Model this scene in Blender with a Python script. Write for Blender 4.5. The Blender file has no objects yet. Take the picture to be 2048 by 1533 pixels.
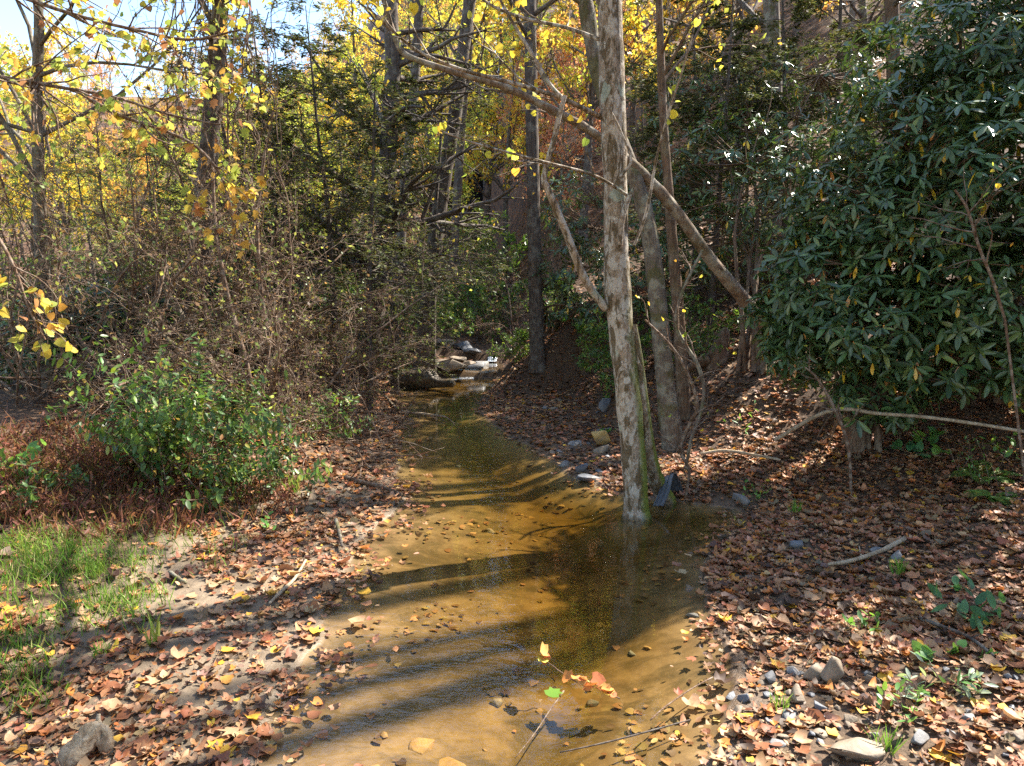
import bpy, bmesh, math
import numpy as np
from mathutils import Vector, Matrix

rng = np.random.default_rng(11)
SC = bpy.context.scene
COL = SC.collection

# ------------------------------------------------------------------ camera
CAM_H, PITCH, F = 2.2, math.radians(8.3), 1420.0
cam_d = bpy.data.cameras.new('camera')
cam_d.sensor_width = 36.0
cam_d.lens = 36.0 * F / 2048.0
cam_d.clip_start, cam_d.clip_end = 0.05, 2000.0
cam = bpy.data.objects.new('camera', cam_d)
COL.objects.link(cam)
cam.location = (0, 0, CAM_H)
cam.rotation_euler = (math.radians(90) - PITCH, 0, 0)
SC.camera = cam

# ------------------------------------------------------------------ sky, sun, exposure
SUN_AZ, SUN_EL = math.radians(54.0), math.radians(48.0)     # azimuth from +Y towards +X
world = bpy.data.worlds.new('World')
SC.world = world
world.use_nodes = True
wn = world.node_tree
bgn = wn.nodes['Background']
sky = wn.nodes.new('ShaderNodeTexSky')
sky.sky_type = 'NISHITA'
sky.sun_disc = False
sky.sun_elevation = SUN_EL
sky.sun_rotation = SUN_AZ
sky.dust_density = 0.3
sky.ozone_density = 1.6
wn.links.new(sky.outputs[0], bgn.inputs[0])
bgn.inputs[1].default_value = 0.13
sun_d = bpy.data.lights.new('sun', 'SUN')
sun_d.energy = 5.0
sun_d.angle = math.radians(0.53)
sun_d.color = (1.0, 0.93, 0.82)
sun = bpy.data.objects.new('sun', sun_d)
COL.objects.link(sun)
TO_SUN = Vector((math.sin(SUN_AZ) * math.cos(SUN_EL), math.cos(SUN_AZ) * math.cos(SUN_EL), math.sin(SUN_EL)))
sun.rotation_euler = (-TO_SUN).to_track_quat('-Z', 'Y').to_euler()
sun.location = TO_SUN * 60
SC.view_settings.view_transform = 'Standard'
SC.view_settings.look = 'None'
SC.view_settings.gamma = 1.0
SC.view_settings.use_curve_mapping = False
SC.view_settings.exposure = 1.85
SC.cycles.max_bounces = 10
SC.cycles.diffuse_bounces = 6
SC.cycles.glossy_bounces = 3
SC.cycles.transmission_bounces = 4
SC.cycles.transparent_max_bounces = 8
SC.cycles.sample_clamp_indirect = 6.0
SC.cycles.caustics_reflective = False
SC.cycles.caustics_refractive = False
SC.cycles.use_denoising = False
SC.cycles.denoiser = 'OPENIMAGEDENOISE'
SC.cycles.denoising_input_passes = 'RGB_ALBEDO_NORMAL'
SC.cycles.denoising_prefilter = 'ACCURATE'

# ------------------------------------------------------------------ picture to place
cp, sp = math.cos(PITCH), math.sin(PITCH)
def ray(px, py):
    u, v = (px - 1024.0) / F, (766.5 - py) / F
    return np.array([u, cp + v * sp, -sp + v * cp])
def at(px, py, depth):
    d = ray(px, py)
    return np.array([0, 0, CAM_H]) + d * (depth / d[1])
def on_level(px, py, z=0.0):
    d = ray(px, py)
    return np.array([0, 0, CAM_H]) + d * ((z - CAM_H) / d[2])
def to_px(p):
    p = np.atleast_2d(p)
    x, y, z = p[:, 0], p[:, 1], p[:, 2] - CAM_H
    w = y * cp - z * sp
    v = (y * sp + z * cp) / np.maximum(w, 1e-3)
    return np.stack([1024 + F * x / np.maximum(w, 1e-3), 766.5 - F * v, w], 1)

# ------------------------------------------------------------------ ground shape
SHORE = [(1533, 500, 1405), (1450, 545, 1435), (1350, 590, 1450), (1280, 630, 1450), (1200, 640, 1425),
         (1150, 685, 1400), (1110, 700, 1400), (1075, 735, 1440), (1045, 765, 1490), (1018, 790, 1470),
         (1000, 795, 1330), (985, 800, 1235), (955, 800, 1150), (900, 790, 1065), (860, 800, 1000),
         (830, 805, 962), (805, 795, 955), (780, 790, 985), (762, 800, 1010)]
_s = [(on_level(l, py), on_level(r, py)) for py, l, r in SHORE]
SY = np.array([-4.0, 1.0] + [a[1] for a, b in _s] + [16.6, 18, 22, 30, 45])
SL = np.array([-1.3, -1.25] + [a[0] for a, b in _s] + [-1.0, -1.0, -1.4, -2.2, -4])
SR = np.array([0.85, 0.85] + [b[0] for a, b in _s] + [-0.15, -0.2, -0.5, -1.2, -3])
def sst(x, a, b):
    t = np.clip((x - a) / (b - a), 0, 1)
    return t * t * (3 - 2 * t)
def wob(x, y, f, s):
    return (np.sin(x * f + 1.3 * s) * np.cos(y * f * 1.13 + 2.1 * s) + 0.6 * np.sin(x * f * 2.1 - y * f * 1.7 + s) + 0.35 * np.cos(x * f * 3.9 + y * f * 4.3 + 3 * s)) / 1.95
def creek_level(y):
    return 0.20 * sst(y, 15.75, 15.95) + 0.22 * sst(y, 17.2, 17.4) + 0.12 * np.maximum(0, y - 18)
def shore_d(x, y):
    n = 0.07 * wob(x, y, 2.6, 1) + 0.018 * wob(x, y, 8, 2)
    return np.interp(y, SY, SL) - x + n, x - np.interp(y, SY, SR) + n
def ground(x, y):
    x, y = np.asarray(x, float), np.asarray(y, float)
    dl, dr = shore_d(x, y)
    zc = creek_level(y)
    d = np.maximum(dl, dr)
    i = np.clip(-d, 0, None)
    il, ir = np.clip(-dl, 0, None), np.clip(-dr, 0, None)
    dep = .006 + .10 * np.minimum(il, .9) + .13 * sst(il, .7, 2.1)
    dep = np.minimum(dep, .006 + .20 * ir)
    dep = dep * (1 - .5 * sst(y, 8, 10))
    dep = dep * (1 - .8 * np.exp(-((x - 1.13) ** 2 + (y - 6.4) ** 2) / .16))
    bed = zc - dep - 0.010 * (wob(x, y, 3.0, 5) + .5 * wob(x, y, 9, 6)) * sst(i, 0.05, 0.4)
    L = np.clip(dl, 0, None)
    nearl = 0.045 * np.minimum(L, 1.3) + 0.20 * np.clip(L - 1.3, 0, 3.2)
    farl = 0.10 * np.minimum(L, .5) + 0.34 * np.clip(L - .5, 0, 2.2)
    t = sst(y, 6.0, 9.0)
    left = zc + 0.012 + nearl * (1 - t) + farl * t + 0.015 * np.clip(L - 3, 0, 40)
    R = np.clip(dr, 0, None)
    nearr = 0.085 * np.minimum(R, 1.0) + 0.15 * np.clip(R - 1, 0, 2.5) + 0.38 * np.clip(R - 3.5, 0, 60)
    bar = 0.075 * np.minimum(R, 1.5) + 0.55 * np.clip(R - 1.5, 0, 1.9) + 0.36 * np.clip(R - 3.4, 0, 60)
    steep = 0.9 * np.minimum(R, 1.5) + 0.36 * np.clip(R - 1.5, 0, 60)
    t1, t2 = sst(y, 7.2, 9.0), sst(y, 12.8, 14.0)
    right = zc + 0.012 + (nearr * (1 - t1) + bar * t1) * (1 - t2) + steep * t2
    z = np.where(d < 0, bed, np.where(dl > dr, left, right))
    out = sst(d, 0.0, 1.2)
    z = z + out * (0.045 * wob(x, y, 1.7, 3) + 0.02 * wob(x, y, 6.0, 4))
    z = z + 0.30 * np.clip(y - 19, 0, 110) * sst(x + 0.16 * y, -6 - .22 * np.clip(y - 25, 0, 200), 6 + .1 * np.clip(y - 25, 0, 200)) * sst(d, 0, 3)
    z = z + 25 * sst(y + 0.3 * np.abs(x + 40), 115, 200)
    return z
def on_ground(px, py):
    z = 0.0
    for _ in range(25):
        p = on_level(px, py, z)
        z = 0.5 * z + 0.5 * float(ground(p[0], p[1]))
    return np.array([p[0], p[1], float(ground(p[0], p[1]))])
def gz(x, y):
    return float(ground(x, y))

# ------------------------------------------------------------------ materials
def new_mat(name):
    m = bpy.data.materials.new(name)
    m.use_nodes = True
    nt = m.node_tree
    return m, nt, nt.nodes['Principled BSDF'], nt.nodes['Material Output']
def nd(nt, t, **kw):
    n = nt.nodes.new(t)
    for k, v in kw.items():
        if k.startswith('i_'):
            n.inputs[k[2:]].default_value = v
        else:
            setattr(n, k, v)
    return n
def noise(nt, vec, scale, detail=4, rough=.55, dist=0.0):
    n = nd(nt, 'ShaderNodeTexNoise')
    n.inputs['Scale'].default_value = scale
    n.inputs['Detail'].default_value = detail
    n.inputs['Roughness'].default_value = rough
    n.inputs['Distortion'].default_value = dist
    nt.links.new(vec, n.inputs['Vector'])
    return n.outputs['Fac']
def step(nt, fac, a, b):
    n = nd(nt, 'ShaderNodeMapRange', interpolation_type='SMOOTHSTEP')
    n.inputs['From Min'].default_value = a
    n.inputs['From Max'].default_value = b
    nt.links.new(fac, n.inputs['Value'])
    return n.outputs['Result']
def mixc(nt, fac, c1, c2, mode='MIX'):
    n = nd(nt, 'ShaderNodeMix', data_type='RGBA', blend_type=mode)
    if isinstance(fac, (int, float)): n.inputs[0].default_value = fac
    else: nt.links.new(fac, n.inputs[0])
    for s, c in ((6, c1), (7, c2)):
        if isinstance(c, tuple): n.inputs[s].default_value = (*c, 1) if len(c) == 3 else c
        else: nt.links.new(c, n.inputs[s])
    return n.outputs[2]
def math_n(nt, op, a, b):
    n = nd(nt, 'ShaderNodeMath', operation=op)
    for s, c in ((0, a), (1, b)):
        if isinstance(c, (int, float)): n.inputs[s].default_value = c
        else: nt.links.new(c, n.inputs[s])
    return n.outputs[0]
def bump(nt, h, strength, dist, bs):
    n = nd(nt, 'ShaderNodeBump')
    n.inputs['Strength'].default_value = strength
    n.inputs['Distance'].default_value = dist
    nt.links.new(h, n.inputs['Height'])
    nt.links.new(n.outputs[0], bs.inputs['Normal'])
    return n
def objco(nt):
    return nd(nt, 'ShaderNodeTexCoord').outputs['Object']
def scaled(nt, vec, s):
    n = nd(nt, 'ShaderNodeMapping')
    n.inputs['Scale'].default_value = s
    nt.links.new(vec, n.inputs['Vector'])
    return n.outputs[0]

def leaf_mat(name, rough=.5, trans=.45, spec=.4, tr_tint=(1.0, 1.0, .75), spots=0.35):
    m, nt, bs, out = new_mat(name)
    a = nd(nt, 'ShaderNodeAttribute', attribute_name='Col')
    geo = nd(nt, 'ShaderNodeNewGeometry')
    nz = noise(nt, geo.outputs['Position'], 28, 3)
    dark = mixc(nt, 1.0, a.outputs['Color'], (.5, .42, .36), 'MULTIPLY')
    c = mixc(nt, math_n(nt, 'MULTIPLY', step(nt, nz, .5, .72), spots), a.outputs['Color'], dark)
    nt.links.new(c, bs.inputs['Base Color'])
    bs.inputs['Roughness'].default_value = rough
    bs.inputs['Specular IOR Level'].default_value = spec
    tr = nd(nt, 'ShaderNodeBsdfTranslucent')
    tc = mixc(nt, 1.0, c, tr_tint, 'MULTIPLY')
    g = nd(nt, 'ShaderNodeGamma')
    g.inputs[1].default_value = .8
    nt.links.new(tc, g.inputs[0])
    nt.links.new(g.outputs[0], tr.inputs['Color'])
    mx = nd(nt, 'ShaderNodeMixShader')
    mx.inputs[0].default_value = trans
    nt.links.new(bs.outputs[0], mx.inputs[1])
    nt.links.new(tr.outputs[0], mx.inputs[2])
    nt.links.new(mx.outputs[0], out.inputs['Surface'])
    return m
M = {}
M['leaf'] = leaf_mat('autumn_leaf', .5, .55, .3, (1.0, 1.0, .75), .2)
M['litter'] = leaf_mat('dry_leaf', .55, .16, .25, (1, .85, .6), .6)
M['rhodo'] = leaf_mat('rhododendron_leaf', .30, .16, .55, (.9, 1, .3), .15)
M['green'] = leaf_mat('green_leaf', .42, .38, .45, (.95, 1, .35), .3)
M['grass'] = leaf_mat('grass_blade', .55, .4, .3, (1, 1, .5), .3)
M['needle'] = leaf_mat('needle_spray', .6, .3, .25, (1, 1, .4), .3)

def bark(name, c1, c2, c3, moss=.0, lichen=.3, scale=1.0, rough=.85):
    m, nt, bs, out = new_mat(name)
    co = objco(nt)
    st = scaled(nt, co, (14 * scale, 14 * scale, 2.6 * scale))
    n1 = noise(nt, st, 2.2, 6, .65, .4)
    n2 = noise(nt, co, 7 * scale, 5, .6)
    n3 = noise(nt, co, 16 * scale, 5, .65, .3)
    c = mixc(nt, step(nt, n1, .35, .65), c1, c2)
    c = mixc(nt, math_n(nt, 'MULTIPLY', step(nt, n2, .52 - .1 * lichen, .60), lichen), c, c3)
    c = mixc(nt, math_n(nt, 'MULTIPLY', step(nt, n3, .60, .68), .55), c, (.045, .032, .02))
    if moss:
        n4 = noise(nt, co, 3.4 * scale, 5, .6, .5)
        c = mixc(nt, math_n(nt, 'MULTIPLY', step(nt, n4, .53, .60), moss), c, (.085, .082, .018))
    nt.links.new(c, bs.inputs['Base Color'])
    bs.inputs['Roughness'].default_value = rough
    bs.inputs['Specular IOR Level'].default_value = .25
    bump(nt, math_n(nt, 'ADD', n1, n3), .7, .012, bs)
    return m
M['bark_dark'] = bark('dark_bark', (.06, .045, .035), (.13, .10, .08), (.26, .25, .21), 0, .35)
M['bark_grey'] = bark('grey_bark', (.10, .078, .055), (.19, .15, .115), (.34, .33, .25), .6, .5)
M['bark_brown'] = bark('brown_bark', (.10, .062, .038), (.20, .13, .085), (.30, .27, .20), .2, .3)
M['bark_pole'] = bark('mottled_bark', (.13, .085, .055), (.25, .18, .125), (.40, .37, .29), .3, .6)
M['twig'] = bark('twig_bark', (.10, .058, .036), (.20, .125, .08), (.40, .33, .26), 0, .5, 2.0)
M['driftwood'] = bark('weathered_wood', (.24, .17, .105), (.42, .33, .22), (.50, .42, .31), 0, .4, 1.6)
M['wetlog'] = bark('wet_log_wood', (.05, .038, .025), (.16, .11, .07), (.25, .22, .16), .25, .4, 1.4, .5)

def main_bark():
    m, nt, bs, out = new_mat('lichened_smooth_bark')
    co = objco(nt)
    flat = scaled(nt, co, (9, 9, 6.0))
    tall = scaled(nt, co, (15, 15, 5.0))
    n1 = noise(nt, scaled(nt, co, (26, 26, 14)), 1.5, 6, .7, .3)
    n2 = noise(nt, flat, 1.15, 6, .68, .6)
    n3 = noise(nt, tall, .85, 6, .66, .8)
    n4 = noise(nt, flat, 4.2, 4, .6, .2)
    n5 = noise(nt, scaled(nt, co, (3.3, 3.3, 2.0)), 1.0, 4, .6, .3)
    c = mixc(nt, step(nt, n1, .34, .66), (.17, .12, .075), (.36, .275, .195))
    c = mixc(nt, math_n(nt, 'MULTIPLY', step(nt, n2, .48, .55), .8), c, (.47, .42, .345))
    c = mixc(nt, math_n(nt, 'MULTIPLY', step(nt, n4, .58, .64), .55), c, (.54, .50, .43))
    c = mixc(nt, math_n(nt, 'MULTIPLY', step(nt, n3, .485, .56), .82), c, (.095, .062, .024))
    c = mixc(nt, math_n(nt, 'MULTIPLY', step(nt, n5, .62, .66), .8), c, (.34, .37, .29))
    geo = nd(nt, 'ShaderNodeNewGeometry')
    sx = nd(nt, 'ShaderNodeSeparateXYZ')
    nt.links.new(geo.outputs['Normal'], sx.inputs[0])
    so = nd(nt, 'ShaderNodeSeparateXYZ')
    nt.links.new(co, so.inputs[0])
    low = step(nt, so.outputs['Z'], 2.6, .3)
    side = step(nt, math_n(nt, 'ADD', sx.outputs['X'], math_n(nt, 'MULTIPLY', n2, 1.1)), .72, 1.25)
    c = mixc(nt, math_n(nt, 'MULTIPLY', math_n(nt, 'MULTIPLY', side, low), .95), c, (.16, .19, .025))
    wet = step(nt, so.outputs['Z'], .06, .0)
    c = mixc(nt, math_n(nt, 'MULTIPLY', wet, .45), c, (.06, .045, .02))
    nt.links.new(c, bs.inputs['Base Color'])
    bs.inputs['Roughness'].default_value = .82
    bs.inputs['Specular IOR Level'].default_value = .25
    h = math_n(nt, 'ADD', n1, math_n(nt, 'MULTIPLY', step(nt, n3, .53, .6), .7))
    h = math_n(nt, 'ADD', h, math_n(nt, 'MULTIPLY', n4, .6))
    bump(nt, h, .75, .010, bs)
    return m
M['main_bark'] = main_bark()

def ground_mat():
    m, nt, bs, out = new_mat('creek_ground')
    co = objco(nt)
    so = nd(nt, 'ShaderNodeSeparateXYZ')
    nt.links.new(co, so.inputs[0])
    n1 = noise(nt, co, 1.1, 6, .6, .3)
    n2 = noise(nt, co, 6.0, 6, .65, .4)
    n3 = noise(nt, co, 42, 5, .7)
    n4 = noise(nt, scaled(nt, co, (1.5, 2.4, 1)), 1.0, 6, .68, .8)
    n5 = noise(nt, scaled(nt, co, (22, 34, 8)), 1.0, 4, .7, .8)
    mud = mixc(nt, step(nt, n2, .35, .68), (.135, .10, .066), (.235, .178, .12))
    mud = mixc(nt, step(nt, n3, .56, .72), mud, (.09, .07, .05))
    soil = mixc(nt, step(nt, n3, .35, .65), (.045, .028, .018), (.14, .085, .05))
    hi = step(nt, math_n(nt, 'ADD', so.outputs['Z'], math_n(nt, 'MULTIPLY', n1, .12)), .16, .24)
    right = step(nt, math_n(nt, 'ADD', so.outputs['X'], math_n(nt, 'MULTIPLY', n1, .6)), 1.05, 1.5)
    hi = math_n(nt, 'MAXIMUM', hi, math_n(nt, 'MULTIPLY', right, .75))
    far = step(nt, so.outputs['Y'], 7.0, 8.0)
    hi = math_n(nt, 'MAXIMUM', hi, math_n(nt, 'MULTIPLY', far, .8))
    land = mixc(nt, hi, mud, soil)
    sand = mixc(nt, step(nt, n2, .3, .7), (.165, .108, .056), (.29, .195, .105))
    sand = mixc(nt, math_n(nt, 'MULTIPLY', step(nt, n4, .46, .62), .8), sand, (.085, .062, .030))
    sand = mixc(nt, math_n(nt, 'MULTIPLY', step(nt, n5, .64, .74), .3), sand, (.12, .065, .022))
    deep = step(nt, so.outputs['Y'], 5.6, 7.5)
    sand = mixc(nt, math_n(nt, 'MULTIPLY', deep, .5), sand, (.26, .18, .07))
    under = step(nt, so.outputs['Z'], .012, -.012)
    under = math_n(nt, 'MULTIPLY', under, step(nt, so.outputs['Y'], 17, 16))
    c = mixc(nt, under, land, sand)
    n6 = noise(nt, co, 2.6, 6, .75, .5)
    lit_ = mixc(nt, step(nt, n6, .38, .62), (.055, .032, .018), (.19, .095, .042))
    c = mixc(nt, step(nt, so.outputs['Y'], 17, 22), c, lit_)
    n7 = noise(nt, co, .22, 6, .7, .4)
    ff = step(nt, so.outputs['Y'], 90, 130)
    c = mixc(nt, ff, c, mixc(nt, step(nt, n7, .35, .65), (.08, .05, .04), (.22, .13, .07)))
    nt.links.new(c, bs.inputs['Base Color'])
    wet = step(nt, math_n(nt, 'ADD', so.outputs['Z'], math_n(nt, 'MULTIPLY', n1, .05)), .04, .075)
    r = nd(nt, 'ShaderNodeMapRange')
    r.inputs['To Min'].default_value = .38
    r.inputs['To Max'].default_value = .9
    nt.links.new(wet, r.inputs['Value'])
    nt.links.new(r.outputs[0], bs.inputs['Roughness'])
    bs.inputs['Specular IOR Level'].default_value = .3
    dry = math_n(nt, 'MULTIPLY', math_n(nt, 'SUBTRACT', 1.0, math_n(nt, 'MULTIPLY', under, .95)), math_n(nt, 'ADD', n3, n2))
    bump(nt, dry, .6, .02, bs)
    return m
M['ground'] = ground_mat()

def water_mat():
    m, nt, bs, out = new_mat('clear_tea_water')
    nt.nodes.remove(bs)
    co = objco(nt)
    so = nd(nt, 'ShaderNodeSeparateXYZ')
    nt.links.new(co, so.inputs[0])
    rip = noise(nt, scaled(nt, co, (7, 13, 1)), 1.0, 3, .55, .5)
    fine = noise(nt, scaled(nt, co, (30, 42, 1)), 1.0, 2, .5, .3)
    calm = noise(nt, co, .9, 2, .5)
    # the riffle at the near left runs over stones, the pool by the tree lies still
    d1 = math_n(nt, 'ADD', so.outputs['X'], math_n(nt, 'MULTIPLY', calm, .9))
    riff = math_n(nt, 'MULTIPLY', step(nt, d1, .75, .1), step(nt, so.outputs['Y'], 4.9, 4.2))
    up = step(nt, so.outputs['Y'], 6.3, 7.2)
    up = math_n(nt, 'MULTIPLY', up, step(nt, so.outputs['Y'], 10.5, 9.0))
    amp = math_n(nt, 'ADD', math_n(nt, 'MULTIPLY', math_n(nt, 'MAXIMUM', riff, math_n(nt, 'MULTIPLY', up, .5)), .50), .04)
    h = math_n(nt, 'MULTIPLY', math_n(nt, 'ADD', rip, math_n(nt, 'MULTIPLY', fine, .18)), amp)
    b = nd(nt, 'ShaderNodeBump')
    b.inputs['Strength'].default_value = 1.0
    b.inputs['Distance'].default_value = .022
    nt.links.new(h, b.inputs['Height'])
    # mirror share of a water surface, the same from above and from below
    geo = nd(nt, 'ShaderNodeNewGeometry')
    dt = nd(nt, 'ShaderNodeVectorMath', operation='DOT_PRODUCT')
    nt.links.new(geo.outputs['Incoming'], dt.inputs[0])
    nt.links.new(geo.outputs['Normal'], dt.inputs[1])
    graze = math_n(nt, 'SUBTRACT', 1.0, math_n(nt, 'ABSOLUTE', dt.outputs['Value'], 0.0))
    mir = math_n(nt, 'ADD', .05, math_n(nt, 'MULTIPLY', math_n(nt, 'POWER', graze, 4.0), .95))
    tr = nd(nt, 'ShaderNodeBsdfTransparent')
    tr.inputs['Color'].default_value = (.98, .97, .94, 1)
    va = nd(nt, 'ShaderNodeVolumeAbsorption')
    va.inputs['Color'].default_value = (.85, .80, .60, 1)
    va.inputs['Density'].default_value = 9.0
    nt.links.new(va.outputs[0], out.inputs['Volume'])
    gl = nd(nt, 'ShaderNodeBsdfGlossy')
    gl.inputs['Roughness'].default_value = .015
    nt.links.new(b.outputs[0], gl.inputs['Normal'])
    mx = nd(nt, 'ShaderNodeMixShader')
    nt.links.new(mir, mx.inputs[0])
    nt.links.new(tr.outputs[0], mx.inputs[1])
    nt.links.new(gl.outputs[0], mx.inputs[2])
    nt.links.new(mx.outputs[0], out.inputs['Surface'])
    return m
M['water'] = water_mat()

def stone_mat(name, c1, c2, c3, rough=.7):
    m, nt, bs, out = new_mat(name)
    co = objco(nt)
    n1 = noise(nt, co, 9, 6, .65, .4)
    n2 = noise(nt, co, 40, 5, .7)
    n3 = noise(nt, co, 4, 4, .6)
    c = mixc(nt, step(nt, n1, .35, .65), c1, c2)
    c = mixc(nt, step(nt, n3, .52, .66), c, c3)
    c = mixc(nt, math_n(nt, 'MULTIPLY', step(nt, n2, .58, .7), .4), c, (.06, .05, .04))
    nt.links.new(c, bs.inputs['Base Color'])
    bs.inputs['Roughness'].default_value = rough
    bump(nt, math_n(nt, 'ADD', n1, n2), .5, .008, bs)
    return m
M['stone_tan'] = stone_mat('tan_stone', (.20, .15, .10), (.30, .235, .165), (.15, .12, .085))
M['stone_grey'] = stone_mat('grey_stone', (.14, .135, .13), (.25, .245, .24), (.19, .165, .14))
M['stone_slate'] = stone_mat('slate_stone', (.085, .09, .10), (.16, .165, .18), (.12, .11, .10), .5)
M['stone_gold'] = stone_mat('golden_stone', (.46, .29, .09), (.58, .39, .15), (.40, .30, .17))
M['stone_sub'] = stone_mat('submerged_stone', (.34, .20, .075), (.47, .29, .11), (.22, .13, .05))

def simple(name, c, rough=.5, spec=.5):
    m, nt, bs, out = new_mat(name)
    co = objco(nt)
    n = noise(nt, co, 18, 5, .7)
    nt.links.new(mixc(nt, step(nt, n, .4, .7), c, tuple(v * .55 + .02 for v in c)), bs.inputs['Base Color'])
    bs.inputs['Roughness'].default_value = rough
    bs.inputs['Specular IOR Level'].default_value = spec
    bump(nt, n, .2, .004, bs)
    return m
M['plastic'] = simple('dull_grey_plastic', (.085, .095, .11), .42, .5)
M['foam'] = simple('white_water', (.50, .54, .58), .2, .5)
M['foam'].node_tree.nodes['Principled BSDF'].inputs['Transmission Weight'].default_value = .3

# ------------------------------------------------------------------ mesh collecting
class MB:
    def __init__(s):
        s.v, s.f, s.c, s.n = [], [], [], 0
    def add(s, v, faces, col=None):
        v = np.asarray(v, float).reshape(-1, 3)
        s.v.append(v)
        for f in faces:
            f = np.asarray(f, np.int64)
            if len(f): s.f.append(f + s.n)
        c = np.ones((len(v), 3)) * .5 if col is None else np.broadcast_to(np.asarray(col, float), (len(v), 3))
        s.c.append(c)
        s.n += len(v)
    def mesh(s, name, mat, origin=(0, 0, 0), smooth=True, colour=True):
        me = bpy.data.meshes.new(name)
        v = np.concatenate(s.v) - np.asarray(origin)
        me.vertices.add(len(v))
        me.vertices.foreach_set('co', v.astype(np.float32).ravel())
        loops = np.concatenate([f.ravel() for f in s.f])
        tot = np.concatenate([np.full(len(f), f.shape[1]) for f in s.f])
        start = np.concatenate([[0], np.cumsum(tot)[:-1]])
        me.loops.add(len(loops))
        me.loops.foreach_set('vertex_index', loops.astype(np.int32))
        me.polygons.add(len(tot))
        me.polygons.foreach_set('loop_start', start.astype(np.int32))
        me.polygons.foreach_set('loop_total', tot.astype(np.int32))
        me.polygons.foreach_set('use_smooth', np.full(len(tot), smooth))
        if colour:
            a = me.color_attributes.new('Col', 'FLOAT_COLOR', 'POINT')
            c = np.concatenate(s.c)
            a.data.foreach_set('color', np.concatenate([c, np.ones((len(c), 1))], 1).astype(np.float32).ravel())
        me.update(calc_edges=True)
        me.materials.append(M[mat])
        return me
    def build(s, name, mat, parent=None, origin=None, smooth=True, colour=True):
        if origin is None:
            origin = tuple(parent.location) if parent is not None else (0, 0, 0)
        o = bpy.data.objects.new(name, s.mesh(name, mat, origin, smooth, colour))
        COL.objects.link(o)
        if parent is not None: o.parent = parent
        else: o.location = origin
        if parent is not None and name in ('branches', 'twigs', 'twig', 'crown', 'foliage', 'limbs', 'vine', 'root', 'stem'): o['kind'] = 'stuff'
        return o
def tag(o, label=None, cat=None, group=None, kind=None):
    for k, v in (('label', label), ('category', cat), ('group', group), ('kind', kind)):
        if v: o[k] = v
    return o
def empty(name, loc, label=None, cat=None, group=None):
    o = bpy.data.objects.new(name, None)
    o.empty_display_size = .1
    o.location = tuple(float(a) for a in loc)
    COL.objects.link(o)
    return tag(o, label, cat, group)
KIDS = {}
def copy_tree(root, loc, rz, s, label=None, group=None):
    r = root.copy(); COL.objects.link(r)
    r.location = tuple(float(a) for a in loc); r.rotation_euler = (0, 0, rz); r.scale = (s, s, s)
    if label: r['label'] = label
    if group: r['group'] = group
    if root.name not in KIDS: KIDS[root.name] = list(root.children)
    for ch in KIDS[root.name]:
        c = ch.copy(); COL.objects.link(c); c.parent = r
    return r

def unit(v):
    return v / np.maximum(np.linalg.norm(v, axis=-1, keepdims=True), 1e-9)
def tubes(mb, pts, rad, sides=4, col=None, cap=False):
    pts = np.asarray(pts, float); rad = np.asarray(rad, float)
    if pts.ndim == 2: pts, rad = pts[None], rad[None]
    N, k, _ = pts.shape
    t = unit(np.gradient(pts, axis=1))
    ov = unit(pts[:, -1] - pts[:, 0])
    ref = np.where(np.abs(ov[:, 2:3]) < .8, np.array([[0, 0, 1.]]), np.array([[1., 0, 0]]))
    u = unit(np.cross(t, np.broadcast_to(ref[:, None], t.shape)))
    w = np.cross(t, u)
    a = np.arange(sides) * 2 * np.pi / sides
    ring = pts[:, :, None] + rad[:, :, None, None] * (np.cos(a)[:, None] * u[:, :, None] + np.sin(a)[:, None] * w[:, :, None])
    i = np.arange(N)[:, None, None] * k * sides + np.arange(k - 1)[None, :, None] * sides
    j = np.arange(sides)[None, None]; j2 = (j + 1) % sides
    f = np.stack([i + j, i + j2, i + sides + j2, i + sides + j], -1).reshape(-1, 4)
    fs = [f]
    if cap:
        fs += [np.arange(sides)[None, ::-1] + np.arange(N)[:, None] * k * sides,
               np.arange(sides)[None] + np.arange(N)[:, None] * k * sides + (k - 1) * sides]
    mb.add(ring.reshape(-1, 3), fs, col)
def grow(start, dirv, length, k=5, wig=.12, up=0.0):
    N = len(start)
    pts = np.zeros((N, k, 3)); pts[:, 0] = start
    d = unit(dirv.copy())
    for i in range(1, k):
        d = d + rng.normal(0, wig, (N, 3)); d[:, 2] += up
        d = unit(d)
        pts[:, i] = pts[:, i - 1] + d * (length / (k - 1))[:, None]
    return pts
def sample(pts, par, t):
    k = pts.shape[1]
    s = t * (k - 1); i = np.minimum(s.astype(int), k - 2); fr = (s - i)[:, None]
    a, b = pts[par, i], pts[par, i + 1]
    return a * (1 - fr) + b * fr, unit(b - a)
def spawn(pts, rad, n, t0, t1, ang, lenr, k=5, wig=.12, up=0.0, rr=.55, tip=.25, flat=0.0):
    N = len(pts)
    par = np.repeat(np.arange(N), n)
    t = rng.uniform(t0, t1, len(par))
    st, tg = sample(pts, par, t)
    perp = rng.normal(size=st.shape); perp[:, 2] *= (1 - flat)
    perp = unit(perp - tg * (perp * tg).sum(1, keepdims=True))
    a = rng.normal(ang, .22, len(par))[:, None]
    d = np.cos(a) * tg + np.sin(a) * perp
    L = np.linalg.norm(np.diff(pts, axis=1), axis=2).sum(1)[par] * lenr * rng.uniform(.55, 1.15, len(par)) * (1.15 - .6 * t)
    p = grow(st, d, L, k, wig, up)
    s = t * (rad.shape[1] - 1); i = np.minimum(s.astype(int), rad.shape[1] - 2)
    r0 = (rad[par, i] * (1 - (s - i)) + rad[par, i + 1] * (s - i)) * rr
    return p, r0[:, None] * np.linspace(1, tip, k)[None]

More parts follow.
